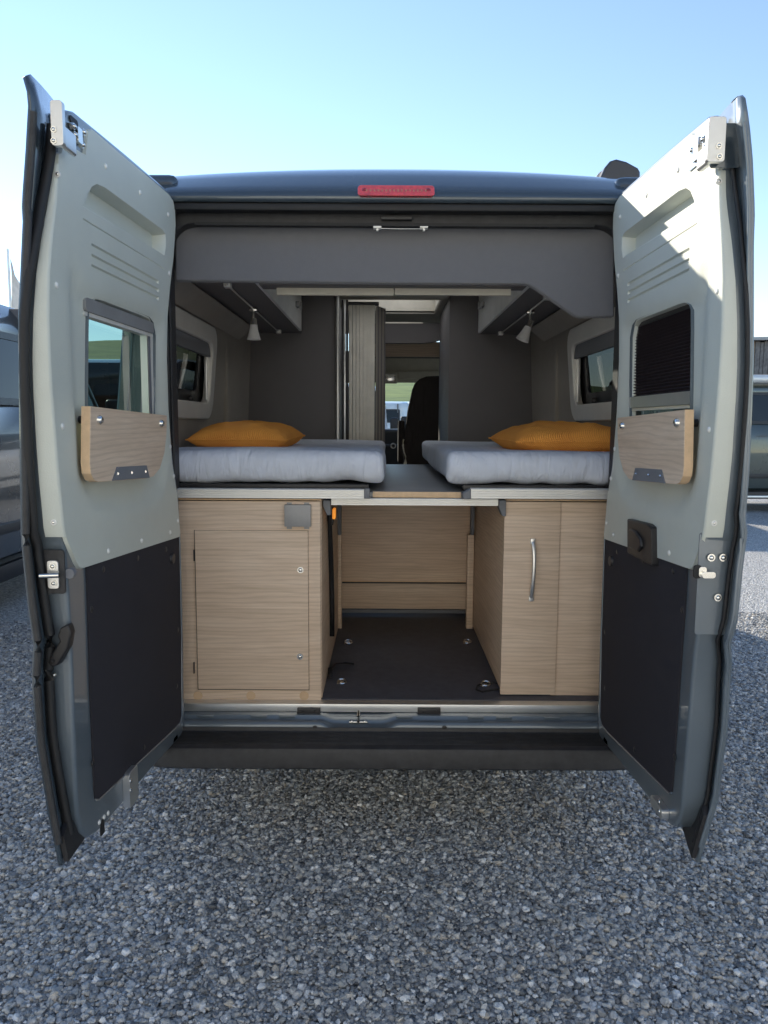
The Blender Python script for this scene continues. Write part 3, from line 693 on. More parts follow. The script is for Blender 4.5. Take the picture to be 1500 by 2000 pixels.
# reading lamps on rails under the cupboards
def lamp(r0, r1, lx, ly, tilt):
    a, b = G(*r0, UZ-.012), G(*r1, UZ-.012); d = (b-a)
    rail = tube('lamp_rail', [a, b], .004, 'alu', van, 8)
    for p in (a+d*.03, b-d*.01):
        box('rail_clip', (p.x-.014, p.y-.02, UZ-.022), (p.x+.014, p.y+.02, UZ+.002), 'alu_white', rail, .003)
    hpos = G(lx, ly, UZ-.016)
    lp = box('reading_lamp', (hpos.x-.018, hpos.y-.018, hpos.z-.012), (hpos.x+.018, hpos.y+.018, hpos.z+.006), 'chrome', van, .004)
    q = Matrix.Rotation(tilt, 3, 'Y')
    k = hpos+Vector((0, 0, -.055))
    tube('lamp_arm', [hpos, k], .006, 'chrome', lp)
    bm = bmesh.new(); add_cyl(bm, k+q@Vector((0, 0, .012)), k+q@Vector((0, 0, -.022)), .013, .017); finish('lamp_socket', bm, 'chrome', lp, 40)
    bm = bmesh.new(); ring = [(.017, -.02), (.021, -.045), (.028, -.072), (.033, -.090), (.030, -.090), (.024, -.066), (.012, -.03)]
    n = 20; rows = [[bm.verts.new(k+q@Vector((r*math.cos(2*math.pi*i/n), r*math.sin(2*math.pi*i/n), z))) for i in range(n)] for r, z in ring]
    for ra, rb in zip(rows, rows[1:]):
        for i in range(n): bm.faces.new((ra[i], ra[(i+1) % n], rb[(i+1) % n], rb[i]))
    finish('lamp_shade', bm, 'frosted', lp, 50)
lamp((440, 553), (545, 649), 495, 603, R(0)); lamp((1072, 578), (977, 652), 1036, 608, R(24))

# dark end walls of the sleeping area and the corridor behind
PY = 2.15
aL = P(664, 700, PY).x; aR = P(877, 700, PY).x
box('end_wall', (-.945, PY, .54), (aL-.02, 3.02, 2.37), 'panel', van, .004)
box('end_wall', (aR, PY, .54), (.945, 3.02, 2.37), 'panel', van, .004)
c = P(660, 800, PY-.02); cyl('grab_pole', (c.x, PY-.025, 1.3), (c.x, PY-.025, 2.37), .0155, 'alu', van)
for x0, x1, m in ((667, 671, 'bumper'), (671.5, 675, 'alu'), (675.5, 680, 'bumper')): boxp('shutter_guide', x0, 585, x1, 900, PY+.02, .03, m, van, .002)
sl = boxp('sliding_shutter', 681, 597, 732, 900, PY+.12, .006, 'bumper', van, 0)
edges = [681, 688.3, 695.1, 702, 709, 716.4, 723.5, 731.5]
for x0, x1 in zip(edges, edges[1:]): boxp('slat', x0+.4, 593, x1-.4, 900, PY+.10, .012, 'slat', sl, .003)
boxp('shutter_header', 676, 589, 740, 595, PY+.08, .06, 'bumper', van, .003)
for k in range(6): boxp('shutter_stack', 734+k*3, 597+k, 736.6+k*3, 905, PY+.10+k*.012, .02, 'panel' if k % 2 else 'lining', van, .002)
c = G(716, 579, 2.33); bm = bmesh.new(); add_cyl(bm, (c.x, c.y, 2.36), (c.x, c.y, 2.375), .05, .055, 24); finish('ceiling_lamp', bm, 'frosted', van, 40)
# aisle: black door edge, bulkhead, shelf, cab headliner, visors, mirror, seat, dashboard
boxp('door_edge', 866, 668, 869.5, 870, PY+.9, .02, 'blackpl', van, .002)
tube('door_stay', [P(868, 668, PY+.9), P(868, 600, PY+.9)], .004, 'blackpl', van, 6)
bk = [P(x, y, 3.02) for x, y in ((700, 632), (885, 630), (885, 655), (868, 662), (845, 669), (820, 671), (700, 671))]
prism('cab_bulkhead', [(p.x, p.z) for p in bk], XZ, 3.02, 3.06, 'panel', van, bev=.004)
boxp('lamp_strip', 752, 629, 826, 632, 2.90, .01, 'creamstrip', van, .001)
boxp('overcab_shelf', 690, 667, 900, 697, 3.5, .02, 'wood', van, .002)
boxp('shelf_edge', 690, 697, 900, 700, 3.49, .03, 'panel', van, .002)
boxp('cab_headliner', 640, 685, 940, 748, 4.14, .03, 'cream', van, .01)
for x0, x1 in ((690, 772), (778, 868)): boxp('sun_visor', x0, 724, x1, 741, 4.10, .025, 'cream', van, .01, 3)
m_ = boxp('rear_mirror', 745, 727, 776, 749, 4.05, .03, 'cream', van, .012, 3)
boxp('mirror_glass', 748, 731, 772, 745, 4.045, .004, 'chrome', m_, .003)
sp_ = [(801, 760), (806, 748), (815, 740), (828, 735), (850, 734), (884, 736), (890, 930), (795, 930), (788, 905), (787, 880), (789, 850), (793, 830), (797, 800)]
sp_ = [P(x+ (5 if y < 790 else 0), y, 3.25) for x, y in sp_]
st = prism('cab_seat', [(p.x, p.z) for p in sp_], XZ, 3.25, 3.40, 'seat', van, bev=.03)
boxp('armrest', 778, 821, 790, 905, 3.30, .30, 'seat', st, .018, 4)
a = P(797, 930, 3.2); box('seat_base', (a.x-.02, 3.2, .54), (a.x+.5, 3.75, a.z), 'seat', st, .02)
box('seat_base', (-.75, 3.4, .54), (-.28, 3.9, 1.0), 'seat', van, .03)
bel = [P(x, y, 3.22) for x, y in ((788.5, 858), (787, 870), (789, 882), (792, 892), (791.5, 905), (789, 925))]
tube('seat_belt', bel, [.006, .008, .006, .006, .014, .008], 'creamstrip', st, 6)
dz = P(760, 838, 4.6).z
bm = bmesh.new(); add_box(bm, (-.93, 4.55, .75), (.93, 5.0, dz), .05, 4); add_box(bm, (-.30, 4.45, .70), (.28, 4.7, dz-.14), .03, 3); dash = finish('dashboard', bm, 'dash', van, 40)
c = P(768, 871, 4.44); finish('control_knob', add_cyl(bmesh.new(), (c.x, 4.46, c.z), (c.x, 4.43, c.z), .028, .024), 'rim', dash, 40)
finish('knob_centre', add_cyl(bmesh.new(), (c.x, 4.44, c.z), (c.x, 4.425, c.z), .016, .016), 'dash', dash, 40)
tube('steering_wheel', [(-.45+.19*math.cos(t), 4.22+.10*math.sin(t), 1.42+.15*math.sin(t)) for t in [2*math.pi*k/24 for k in range(24)]], .014, 'dash', van, 8, True)

# bed rails, table board, cabinets and the load tunnel
def railp(name, x0, x1, y0, y1, Y, mat='alu_white', dep=.035):
    a, b = P(x0, y0, Y), P(x1, y1, Y); z0, z1 = b.z, a.z; h = z1-z0
    pr = [(0, z0), (0, z0+h*.10)]
    for k in range(3):
        c = z0+h*(.26+.24*k); pr += [(0, c-h*.05), (.003, c-h*.03), (.003, c+h*.03), (0, c+h*.05)]
    pr += [(0, z1-.003), (.003, z1), (dep, z1), (dep, z0)]
    bm = bmesh.new(); add_prism(bm, pr, lambda p, q, d: Vector((d, Y+p, q)), a.x, b.x); return finish(name, bm, mat, van, 20)
rl = railp('bed_rail', 330, 711, 954, 974, .055); boxp('rail_end_cap', 711.3, 955, 722, 974, .052, .045, 'greycap', rl, .003)
rr_ = railp('bed_rail', 920, 1200, 954, 975, .055)
pc = [P(x, y, .052) for x, y in ((903, 964), (920, 954), (920, 975), (905, 975))]
prism('rail_end_cap', [(p.x, p.z) for p in pc], XZ, .052, .10, 'greycap', rr_, bev=.003)
for x0, x1, p in ((330, 720, rl), (905, 1200, rr_)):
    a = P(x0, 952, .10); b = P(x1, 952, .10)
    box('slatted_base', (a.x, .10, 1.335), (b.x, 2.1, 1.352), 'blackpl', p, .003)
railp('table_rail', 647, 973, 972.5, 988, .085)
a = P(728, 968, .095); b = P(905, 968, .095)
box('table_board', (a.x-.12, .095, 1.305), (b.x+.1, 2.05, 1.325), M['board2'] if 'board2' in M else 'greybox', van, .002)
a, b = P(728, 960, .094), P(900, 968, .094); box('table_edge', (a.x, .088, 1.306), (b.x, .0945, 1.3275), 'woodedge', van, .001)
# left cabinet
CL = .07
cabL = boxp('left_cabinet', 330, 978, 627, 1370, CL, .018, 'wood', van, .001)
a = P(627, 978, CL); b = P(627, 1370, CL)
box('cabinet_side', (a.x-.016, CL+.018, FL), (a.x, 1.12, a.z), 'wood', cabL, .001)
boxp('cabinet_top_edge', 330, 973.5, 627, 977.5, CL-.004, .022, 'woodedge', cabL, .001)
boxp('cabinet_door', 380, 1036, 603, 1347, CL-.013, .0125, 'wood', cabL, .0012)
boxp('door_shadow_gap', 379.0, 1035.0, 604, 1348.2, CL-.0012, .0011, 'bumper', cabL, 0)
for x, y in ((587, 1113), (586, 1282)):
    c = P(x, y, CL-.013); bm = bmesh.new(); add_cyl(bm, c, c+Vector((0, -.004, 0)), .0125, .0115, 24); finish('lock_ring', bm, 'chrome', cabL, 40)
    finish('lock_button', add_dome(bmesh.new(), c+Vector((0, -.004, 0)), (0, -1, 0), .008, .006, 16), 'chrome', cabL, 60)
for y in (1085, 1305): boxp('door_hinge', 377.2, y-11, 379.6, y+11, CL-.011, .01, 'bumper', cabL, .001)
bx_ = boxp('wall_box', 555, 986, 607, 1029, CL-.022, .0215, 'greybox', cabL, .002)
for x in (565, 599):
    for y in (984, 1031): boxp('box_tab', x-5, y-2.5, x+5, y+2.5, CL-.003, .0025, 'greybox', cabL, .0005)
for x in (386.5, 490, 594):
    c = P(x, 1359, CL); finish('cover_cap', add_cyl(bmesh.new(), c, c+Vector((0, -.0015, 0)), .0175, .017, 28), 'woodplug', cabL, 40)
# right cabinet with pull-out front
CR = .125
cabR = boxp('right_cabinet', 1087, 981, 1215, 1360, CR+.004, .018, 'wood', van, .001)
dr = boxp('drawer_front', 986, 980, 1083.5, 1357, CR-.006, .02, 'wood', cabR, .0015)
boxp('front_gap', 1083.7, 981, 1086.8, 1358, CR+.012, .01, 'bumper', cabR, 0)
boxp('cabinet_top_edge', 988, 975, 1215, 979.5, CR-.004, .022, 'woodedge', cabR, .001)
a = P(988, 980, CR); box('cabinet_side', (a.x+.002, CR+.014, FL+.008), (a.x+.018, 1.12, a.z), 'wood', cabR, .001)
box('plinth', (a.x+.02, CR+.02, FL), (.93, CR+.04, FL+.02), 'bumper', cabR, .001)
hpts = [P(x, y, CR-.006) for x, y in ((1040, 1053), (1041.5, 1075), (1041, 1100), (1039.5, 1125), (1037.5, 1150), (1036.5, 1172))]
off = [.004, .022, .028, .028, .022, .004]; bm = bmesh.new(); rows = []
for p, o_ in zip(hpts, off):
    hw = .0095 if o_ < .01 else .0075
    rows.append([bm.verts.new(p+Vector((dx, -o_-dy, 0))) for dx, dy in ((-hw, -.004), (hw, -.004), (hw, .003), (hw*.5, .006), (-hw*.5, .006), (-hw, .003))])
for ra, rb in zip(rows, rows[1:]):
    for i in range(6): bm.faces.new((ra[i], ra[(i+1) % 6], rb[(i+1) % 6], rb[i]))
bm.faces.new(rows[0]); bm.faces.new(rows[-1][::-1])
hd = finish('drawer_handle', bm, 'alu', cabR, 60); sb = hd.modifiers.new('s', 'SUBSURF'); sb.levels = sb.render_levels = 2
for y in (1057, 1168):
    c = P(1040 if y < 1100 else 1037, y, CR-.006); box('handle_foot', (c.x-.009, CR-.018, c.z-.011), (c.x+.009, CR-.006, c.z+.011), 'alu', cabR, .003)
# brackets under the table rail
for x0, x1, y1 in ((631, 646, 1006), (974, 988, 1008)):
    pp = [P(x, y, .11) for x, y in ((x0, 977), (x1, 977), (x1, y1), ((x0+x1)/2, y1), (x0, y1-18))]
    prism('rail_bracket', [(p.x, p.z) for p in pp], XZ, .105, .16, 'greycap', van, bev=.002)
c = P(653.5, 1003, .30); bm = bmesh.new(); add_box(bm, (c.x-.008, .28, c.z-.021), (c.x+.004, .33, c.z+.021), .005, 3); finish('amber_marker', bm, 'amber', van, 40)
boxp('amber_holder', 647, 992, 650.5, 1026, .29, .05, 'blackpl', van, .002)
# back of the load tunnel
BY = 1.36
boxp('tunnel_back_upper', 664, 940, 920, 1137, BY-.13, .018, 'wood', van, .001)
boxp('tunnel_board_edge', 664, 1134.5, 920, 1137.5, BY-.134, .02, 'woodedge', van, .001)
boxp('tunnel_board_shade', 650, 1136, 925, 1140.5, BY-.004, .004, 'bumper', van, 0)  # dark strip stands in for the shade under the upper board
boxp('tunnel_back_lower', 640, 1130, 935, 1190, BY, .018, 'wood', van, .001)
boxp('tunnel_kick_strip', 640, 1190.5, 935, 1198.5, BY-.01, .01, 'greycap', van, .001)
for x0, x1 in ((656, 667), (914, 923)): boxp('tunnel_post', x0, 1045, x1, 1228, 1.09, .05, 'wood', van, .001)
for x0, x1 in ((659, 666), (921, 926)): boxp('tunnel_bracket', x0, 985, x1, 1045, 1.06, .06, 'greycap', van, .001)
box('tunnel_side', (-.30, 1.12, FL), (-.28, BY+.02, 1.30), 'wood', van, .001); box('tunnel_side', (.425, 1.12, FL), (.445, BY+.02, 1.30), 'wood', van, .001)
c = P(790, 1122, BY-.045); finish('cover_cap', add_dome(bmesh.new(), c, (0, -1, 0), .007, .001), 'woodplug', van, 60)
# lashing rings and straps
for x, y in ((678, 1255), (910, 1254), (665, 1332), (945, 1336)):
    c = G(x, y, FL+.004); bm = bmesh.new(); add_cyl(bm, (c.x, c.y, FL), (c.x, c.y, FL+.006), .016, .014, 18)
    add_tube(bm, [(c.x+.017*math.cos(t)+.006, c.y+.012*math.sin(t)-.01, FL+.010+.006*math.sin(t)) for t in [2*math.pi*k/14 for k in range(14)]], .0032, 6, True)
    finish('lashing_ring', bm, 'chrome', van, 50)
def strap(pts, wd, name='strap'):
    bm = bmesh.new(); rows = []
    for i, p in enumerate(pts):
        d = (pts[min(i+1, len(pts)-1)]-pts[max(i-1, 0)]); d = d.normalized(); n = d.cross(Vector((0, .5, 1))).normalized()
        rows.append([bm.verts.new(p+n*wd), bm.verts.new(p-n*wd)])
    for a, b in zip(rows, rows[1:]): bm.faces.new((a[0], a[1], b[1], b[0]))
    o = finish(name, bm, 'rubber', van, 60); o.modifiers.new('solid', 'SOLIDIFY').thickness = .003; return o
sx = a.x
left_x = P(627, 1100, CL).x+.006
strap([Vector((left_x, .36, 1.28)), Vector((left_x+.002, .40, 1.15)), Vector((left_x+.004, .46, .95)), Vector((left_x+.004, .50, .78)), Vector((left_x+.003, .50, .66))], .012)
strap([G(645, 1322, FL+.012), G(645, 1305, FL+.03), G(652, 1296, FL+.02), G(672, 1294, FL+.012), G(691, 1296, FL+.006)], .009)
tube('strap_loop', [G(x, y, FL+.006) for x, y in ((980, 1338), (965, 1333), (945, 1334), (932, 1339), (930, 1347), (942, 1351), (962, 1347), (980, 1346))], .0035, 'rubber', van, 6)

# ------------------------------------------------------------------ rear doors
class Door:
    """door frame of reference: u from the hinge to the free edge, w out of the inner face, z up"""
    def __init__(s, side, X, th):
        t = R(th); s.side = side; s.H = Vector((side*X, -.04, 0))
        s.u = Vector((side*math.sin(t), -math.cos(t), 0)); s.w = Vector((-side*math.cos(t), -math.sin(t), 0))
    def T0(s, u, w, z): return s.H+s.u*u+s.w*w+Vector((0, 0, z))
    def shift(s, u, z): return 0. if s.side < 0 else interp(s.SH, z)*max(0, u/.9)**4
    SH = [(.5, -.10), (.66, -.095), (.95, -.075), (1.1, -.05), (1.3, -.05), (1.5, -.04), (1.9, -.035), (2.3, -.03)]      # the right door hangs a little narrower
    def T(s, u, w, z): return s.T0(u+s.shift(u, z), w, z)
    def face(s, x, y, w=0.):
        r = ray(x, y); o = s.H+s.w*w; q = CAM+r*((o-CAM).dot(s.w)/r.dot(s.w))-s.H; return (q.dot(s.u), q.z)
    def edge(s, x, y, u):
        r = ray(x, y); o = s.H+s.u*u; q = CAM+r*((o-CAM).dot(s.u)/r.dot(s.u))-s.H; return (q.dot(s.w), q.z)
DL = Door(-1, .76, 2.4); DR = Door(1, .745, 0.)
fp = lambda l, w=0.: [DL.face(x, y, w) for x, y in l]
BEV = [(112, 340), (108, 400), (101, 460), (95, 535), (94, 620), (97, 700), (100, 760), (107, 845), (115, 944), (125, 1040), (130, 1056)]
LOWB = [(134, 1110), (138, 1166), (140, 1200), (145, 1300), (148, 1400), (152, 1500), (157, 1594)]
TRIM = fp([(113, 301), (119, 299), (122, 277), (166, 303), (171, 256), (180, 254), (240, 306), (300, 355), (328, 379), (337, 392), (341, 410), (342, 440), (338, 500), (331, 560), (326, 620), (325, 700), (328, 800), (335, 905), (345, 965), (351, 1040), (350, 1048), (260, 1077), (162, 1109), (154, 1108), (148, 1098)] + BEV[::-1])
TRIM = [(max(u, -.02), z) for u, z in TRIM]
FRAME = fp([(104, 262), (127, 224), (138, 215), (150, 217), (200, 258), (250, 300), (335, 374), (345, 392), (347, 440), (343, 500), (332, 600), (330, 700), (334, 800), (342, 905), (352, 970), (357, 1050), (361, 1200), (364, 1390), (361, 1432), (340, 1458), (300, 1502), (250, 1562), (215, 1604), (195, 1626), (178, 1636), (166, 1626)] + LOWB[::-1] + BEV[::-1])
FRAME = [(max(u, -.03), z) for u, z in FRAME]
WIN = fp([(179, 640), (180, 600), (184, 590), (193, 584), (205, 587), (280, 615), (296, 622), (303, 632), (307, 655), (307, 740), (305, 850), (298, 868), (280, 872), (200, 866), (185, 860), (178, 840), (178, 740)])
POCK = fp([(160, 403), (163, 393), (178, 364), (188, 359), (204, 366), (316, 448), (322, 457), (323, 480), (320, 499)])
BOWL = fp([(131, 470), (133, 600), (140, 760), (146, 860), (152, 930), (165, 970), (190, 1000), (225, 1008), (262, 1000), (300, 985), (322, 960), (331, 900), (324, 800), (320, 700), (321, 630), (305, 605), (185, 562), (160, 545), (142, 505)])
lip = fp([(161, 432), (319, 522)]); lz = (lip[0][1]+lip[1][1])/2
GRO = []
for y0, y1 in ((480, 551), (500, 568), (520, 584)):
    a, b = DL.face(177, y0), DL.face(309, y1); GRO.append((b[0], a[0], (a[1]+b[1])/2))
BOARD = fp([(170, 1095), (173, 1170), (178, 1350), (186, 1540), (188, 1560), (194, 1560), (340, 1424), (352, 1410), (356, 1395), (355, 1250), (351, 1040)])
SHELF = fp([(177, 794), (326, 812), (325, 850), (321, 885), (312, 915), (300, 930), (286, 934), (192, 941), (184, 937), (178, 925), (176, 905)], .035)
WOUT = sorted((DL.edge(x, y, .95)[::-1] for x, y in [(48, 153), (60, 190), (55, 290), (47, 400), (49, 430), (43, 560), (40, 620), (42, 800), (44, 950), (45, 1050), (58, 1180), (70, 1260), (66, 1320), (75, 1450), (100, 1600), (118, 1690)]))
BEVZ = sorted((z, u) for u, z in fp(BEV+LOWB+[(113, 301)]))
TRL = sorted((DL.edge(x, y, .93)[::-1] for x, y in [(75, 298), (73, 400), (72, 450), (69, 700), (72, 880), (76, 980), (78, 1052)]))
SKIN = [(-.04, .425), (.5, .455), (.93, .500), (.95, .504), (.952, .6), (.952, 2.2), (.95, 2.322), (.93, 2.335), (.5, 2.352), (-.04, 2.365)]
def dense(poly, st):
    o = []
    for i in range(len(poly)):
        a, b = Vector(poly[i]), Vector(poly[(i+1) % len(poly)]); n = max(1, int((b-a).length/st))
        o += [tuple(a.lerp(b, k/n)) for k in range(n)]
    return o
SKIN = dense(SKIN, .03); FRAME = dense(FRAME, .05)
uu = lambda z: interp(BEVZ, z)
WR = []
for x, y in [(1452, 193), (1459, 235), (1466, 315), (1470, 414), (1468, 480), (1468, 700), (1466, 760), (1459, 925), (1452, 1016), (1457, 1035), (1446, 1118), (1443, 1150), (1436, 1219), (1422, 1261), (1427, 1294), (1418, 1420), (1400, 1561), (1364, 1684)]:
    z = DR.edge(x, y, .9)[1]
    for _ in range(3): w_, z = DR.edge(x, y, .95+DR.shift(.95, z))
    WR.append((z, w_))
WR.sort(); CUR = [WOUT]
def wout(u, z): return interp(CUR[0], z)-.030*max(0, min(1, (.95-u)/.22))**1.5
def bowl_w(u, z):
    if not inside((u, z), BOWL): return 0.
    t = min(1, seg_dist((u, z), BOWL)/.05); return -.017*t*t*(3-2*t)
MIRR_NOTCH = None
def door(D, right):
    T = D.T; CUR[0] = WR if right else WOUT
    # painted inner frame with returns to the outer skin
    win2 = inset(WIN, -.004); pock2 = inset(POCK, -.012)
    fr = FRAME
    v, t = sheet(fr, [inset(BOWL, .012), pock2], [], .08); bm = bmesh.new()
    add_sheet(bm, v, t, lambda u, z: T(u, -.006, z))
    n = len(fr)
    back = lambda p: min(wout(*p)+.012, -.014)
    A = [bm.verts.new(T(u, -.006, z)) for u, z in fr]; B = [bm.verts.new(T(u+.003, back((u, z)), z)) for u, z in fr]
    for i in range(n): bm.faces.new((A[i], A[(i+1) % n], B[(i+1) % n], B[i]))
    wn = len(win2); A = [bm.verts.new(T(u, -.006, z)) for u, z in win2]; B = [bm.verts.new(T(u, wout(u, z)+.003, z)) for u, z in win2]
    for i in range(wn): bm.faces.new((A[i], A[(i+1) % wn], B[(i+1) % wn], B[i]))
    bmesh.ops.remove_doubles(bm, verts=bm.verts, dist=1e-5)
    o = finish('rear_door', bm, 'paint_inner', van, 40); bevel_mod(o, .014, 4, 50)
    o['label'] = ('open right' if right else 'open left')+' rear door with window and folding shelf'
    # outer skin
    zb_r = WR[0][0]; zt_r = WR[-1][0]
    sk_ = SKIN if not right else [(u, z+(zb_r-.504)*max(0, min(1, (u-.3)/.62)) if z < .6 else (z+(zt_r-2.322)*max(0, min(1, (u-.5)/.45)) if z > 2.25 else z)) for u, z in SKIN]
    v, t = sheet(sk_, [win2], [], .06); bm = bmesh.new(); add_sheet(bm, v, t, lambda u, z: T(u, wout(u, z), z))
    k = finish('outer_skin', bm, 'paint_inner' if right else 'paint', o, 60); s_ = k.modifiers.new('solid', 'SOLIDIFY'); s_.thickness = .009; s_.offset = 0  # right skin takes a lighter copy of the paint to offset its shading
    # rubber seal running along the free edge, foot corner of black plastic
    z0_ = WR[0][0]+.04 if right else .56; zs = [z0_+(2.25-z0_)*i/60 for i in range(61)]
    tube('door_seal', [T(uu(z)+.022, wout(.95, z)+.012, z) for z in zs], .0055 if right else .012, 'rubber', o, 8)
    tube('door_edge_fold', [T(.948, wout(.95, z)+.006, z) for z in zs], .005 if right else .009, 'paint_inner' if right else 'bumper', o, 8)  # left fold and thick seal are dark in place of the shadowed flange
    fc = [(.70, .47), (.945, WR[0][0]+.01)] + [(.945, .575), (.90, .60), (.86, .565), (.80, .535)] if right else [(.70, .49), (.945, .512), (.945, .575), (.90, .60), (.86, .565), (.80, .535)]
    bm = bmesh.new(); add_prism(bm, fc, lambda u, z, d: T(u, wout(u, z)+d, z), .008, .020); finish('foot_corner', bm, 'blackpl', o, 30)
    # pale moulded trim
    notch = None; tr = TRIM
    if right:                                           # cut-out for the inside handle
        na, nb, nc = DR.face(1229, 1068), DR.face(1229, 1010), DR.face(1284, 1020)
        bot = [(u, z) for u, z in tr]
    def ins(poly, d): return inset(poly, d)
    g_out = [rrect(a, b, z-.0065, z+.0065, .004, 2) for a, b, z in GRO]; g_in = [rrect(a+.003, b-.003, z-.003, z+.003, .0025, 2) for a, b, z in GRO]
    p_in = inset(POCK, .010); p_mid = inset(POCK, .003)
    lp_o = rrect(lip[1][0], lip[0][0], lz-.0035, lz+.0035, .002, 2); lp_i = rrect(lip[1][0]+.002, lip[0][0]-.002, lz-.001, lz+.001, .0009, 1)
    v, t = sheet(tr, [WIN], g_out+g_in+[POCK, p_mid, p_in, lp_o, lp_i], .024)
    eps = 1e-4
    gi2 = [inset(q, -eps*3) for q in g_in]; pi2 = inset(p_in, -.0004); pm2 = inset(p_mid, -.0004); li2 = inset(lp_i, -.0002)
    def tw(u, z):
        if inside((u, z), pi2): return -.042
        if inside((u, z), pm2): return -.004
        if any(inside((u, z), q) for q in gi2): return -.006
        if inside((u, z), li2): return -.003
        return bowl_w(u, z)
    bm = bmesh.new(); add_sheet(bm, v, t, lambda u, z: T(u, .002+tw(u, z), z))
    # rolled outer border
    n = len(tr); A = [bm.verts.new(T(u, .002+bowl_w(u, z), z)) for u, z in tr]; gr = inset(tr, -.003)
    B = [bm.verts.new(T(u, -.006, z)) for u, z in gr]
    for i in range(n): bm.faces.new((A[i], A[(i+1) % n], B[(i+1) % n], B[i]))
    wn = len(WIN); A = [bm.verts.new(T(u, .002+bowl_w(u, z), z)) for u, z in WIN]; B = [bm.verts.new(T(u, -.03, z)) for u, z in inset(WIN, .004)]
    for i in range(wn): bm.faces.new((A[i], A[(i+1) % wn], B[(i+1) % wn], B[i]))
    bmesh.ops.remove_doubles(bm, verts=bm.verts, dist=2e-5)
    finish('trim_panel', bm, 'trim', o, 38)
    # trim wrapped round the free edge
    zt0, zt1 = TRL[0][0], TRL[-1][0]; bm = bmesh.new(); rows = []
    for i in range(41):
        z = zt0+(zt1-zt0)*i/40; u = uu(z)
        if i > 38: u = uu(zt0+(zt1-zt0)*38/40)-.004*(i-38)
        wl = min(interp(TRL, z), -.012)
        rows.append([bm.verts.new(T(*p, z)) for p in ((u-.002, .0025), (u+.003, .001), (u+.006, -.003), (u+.007, wl), (u+.002, wl-.002))])
    for a, b in zip(rows, rows[1:]):
        for j in range(4): bm.faces.new((a[j], a[j+1], b[j+1], b[j]))
    finish('trim_edge', bm, 'trim', o, 50)
    # dark lower board
    bm = bmesh.new(); add_prism(bm, BOARD, T and (lambda u, z, d: T(u, d, z)), -.0055, -.0015); finish('lower_board', bm, 'board', o, 30)
    ed = [T(u, -.002, z) for u, z in BOARD[4:-1]]; tube('board_bead', [T(u-.002 if i > 4 else u, -.002, z-.003) for i, (u, z) in enumerate(BOARD[4:])], .0035, 'paint_inner', o, 6)
    for x, y in ((203, 1112), (270, 1090), (325, 1073), (180, 1190), (183, 1490), (348, 1230), (346, 1340), (282, 1460)):
        u, z = DL.face(x, y); finish('board_clip', add_dome(bmesh.new(), T(u, -.002, z), D.w, .009, .003), 'blackpl', o, 60)
    u, z = DL.face(336, 1091); finish('rubber_plug', add_cyl(bmesh.new(), T(u, -.004, z), T(u, .006, z), .020, .017, 20), 'blackpl', o, 40)
    # rivets
    for x, y in ((205, 325), (272, 376), (327, 419), (108.5, 557), (329, 534), (120, 833), (331, 872), (338, 930), (210, 1076), (275, 1056), (331, 1040), (346, 1017)):
        u, z = DL.face(x, y)
        if right and x == 275: continue
        finish('trim_rivet', add_dome(bmesh.new(), T(u, .0015, z), D.w, .0078, .0045), 'white', o, 60)
    for x, y in ((86, 322), (98, 1022)):
        w_, z = DL.edge(x, y, .93); u = uu(z)+.007
        finish('edge_screw_ring', add_cyl(bmesh.new(), T(u-.002, w_, z), T(u+.0015, w_, z), .0075, .007, 18), 'white', o, 40)
        finish('edge_screw', add_dome(bmesh.new(), T(u+.001, w_, z), D.u, .004, .003), 'chrome', o, 60)
    # window: frame, blind cassette, side rails, pane
    fi = inset(WIN, .014)
    bm = bmesh.new(); add_prism(bm, inset(WIN, .003), lambda u, z, d: T(u, d, z), -.038, -.024, [fi]); finish('window_frame', bm, 'greycap' if not right else 'blackpl', o, 35)
    zt = max(z for u, z in WIN); zb = min(z for u, z in WIN); u0 = min(u for u, z in WIN); u1 = max(u for u, z in WIN)
    if not right:
        bm = bmesh.new(); add_prism(bm, rrect(u0+.012, u1-.012, zt-.044, zt-.010, .01, 3), lambda u, z, d: T(u, d, z), -.036, -.006); f = finish('blind_cassette', bm, 'greybox', o, 35)
        bm = bmesh.new(); add_prism(bm, rrect(u0+.012, u1-.012, zt-.055, zt-.045, .004, 3), lambda u, z, d: T(u, d, z), -.034, -.010); finish('blind_bar', bm, 'alu_white', o, 35)
        for ua, ub, m in ((u0+.012, u0+.030, 'alu_white'), (u0+.032, u0+.048, 'greycap'), (u0+.050, u0+.062, 'alu')):
            bm = bmesh.new(); add_prism(bm, [(ua, zb+.01), (ub, zb+.01), (ub, zt-.046), (ua, zt-.046)], lambda u, z, d: T(u, d, z), -.034, -.012); finish('blind_rail', bm, m, o, 35)
    else:
        # pleated blind drawn down to a metal bar
        bz = DR.face(1285, 779)[1]; top = zt-.016; npl = 24; bm = bmesh.new(); rows = []
        for i in range(npl*2+1):
            z = top+(bz+.012-top)*i/(npl*2); wz = -.028+(.012 if i % 2 else 0)
            ua = u0+.016+max(0, z-(zt-.06))*.6; ub = u1-.018-max(0, (z-(zt-.05)))*1.1
            rows.append((bm.verts.new(T(ua, wz, z)), bm.verts.new(T(ub, wz, z))))
        for a, b in zip(rows, rows[1:]): bm.faces.new((a[0], a[1], b[1], b[0]))
        finish('pleated_blind', bm, 'blind', o)
        bm = bmesh.new(); add_prism(bm, rrect(u0+.012, u1-.012, bz-.020, bz+.014, .003, 2), lambda u, z, d: T(u, d, z), -.034, -.008); finish('blind_bar', bm, 'alu', o, 35)
        bm = bmesh.new(); add_prism(bm, rrect(u0+.014, u1-.014, bz-.030, bz-.021, .002, 2), lambda u, z, d: T(u, d, z), -.034, -.014); finish('blind_bar', bm, 'creamstrip', o, 35)
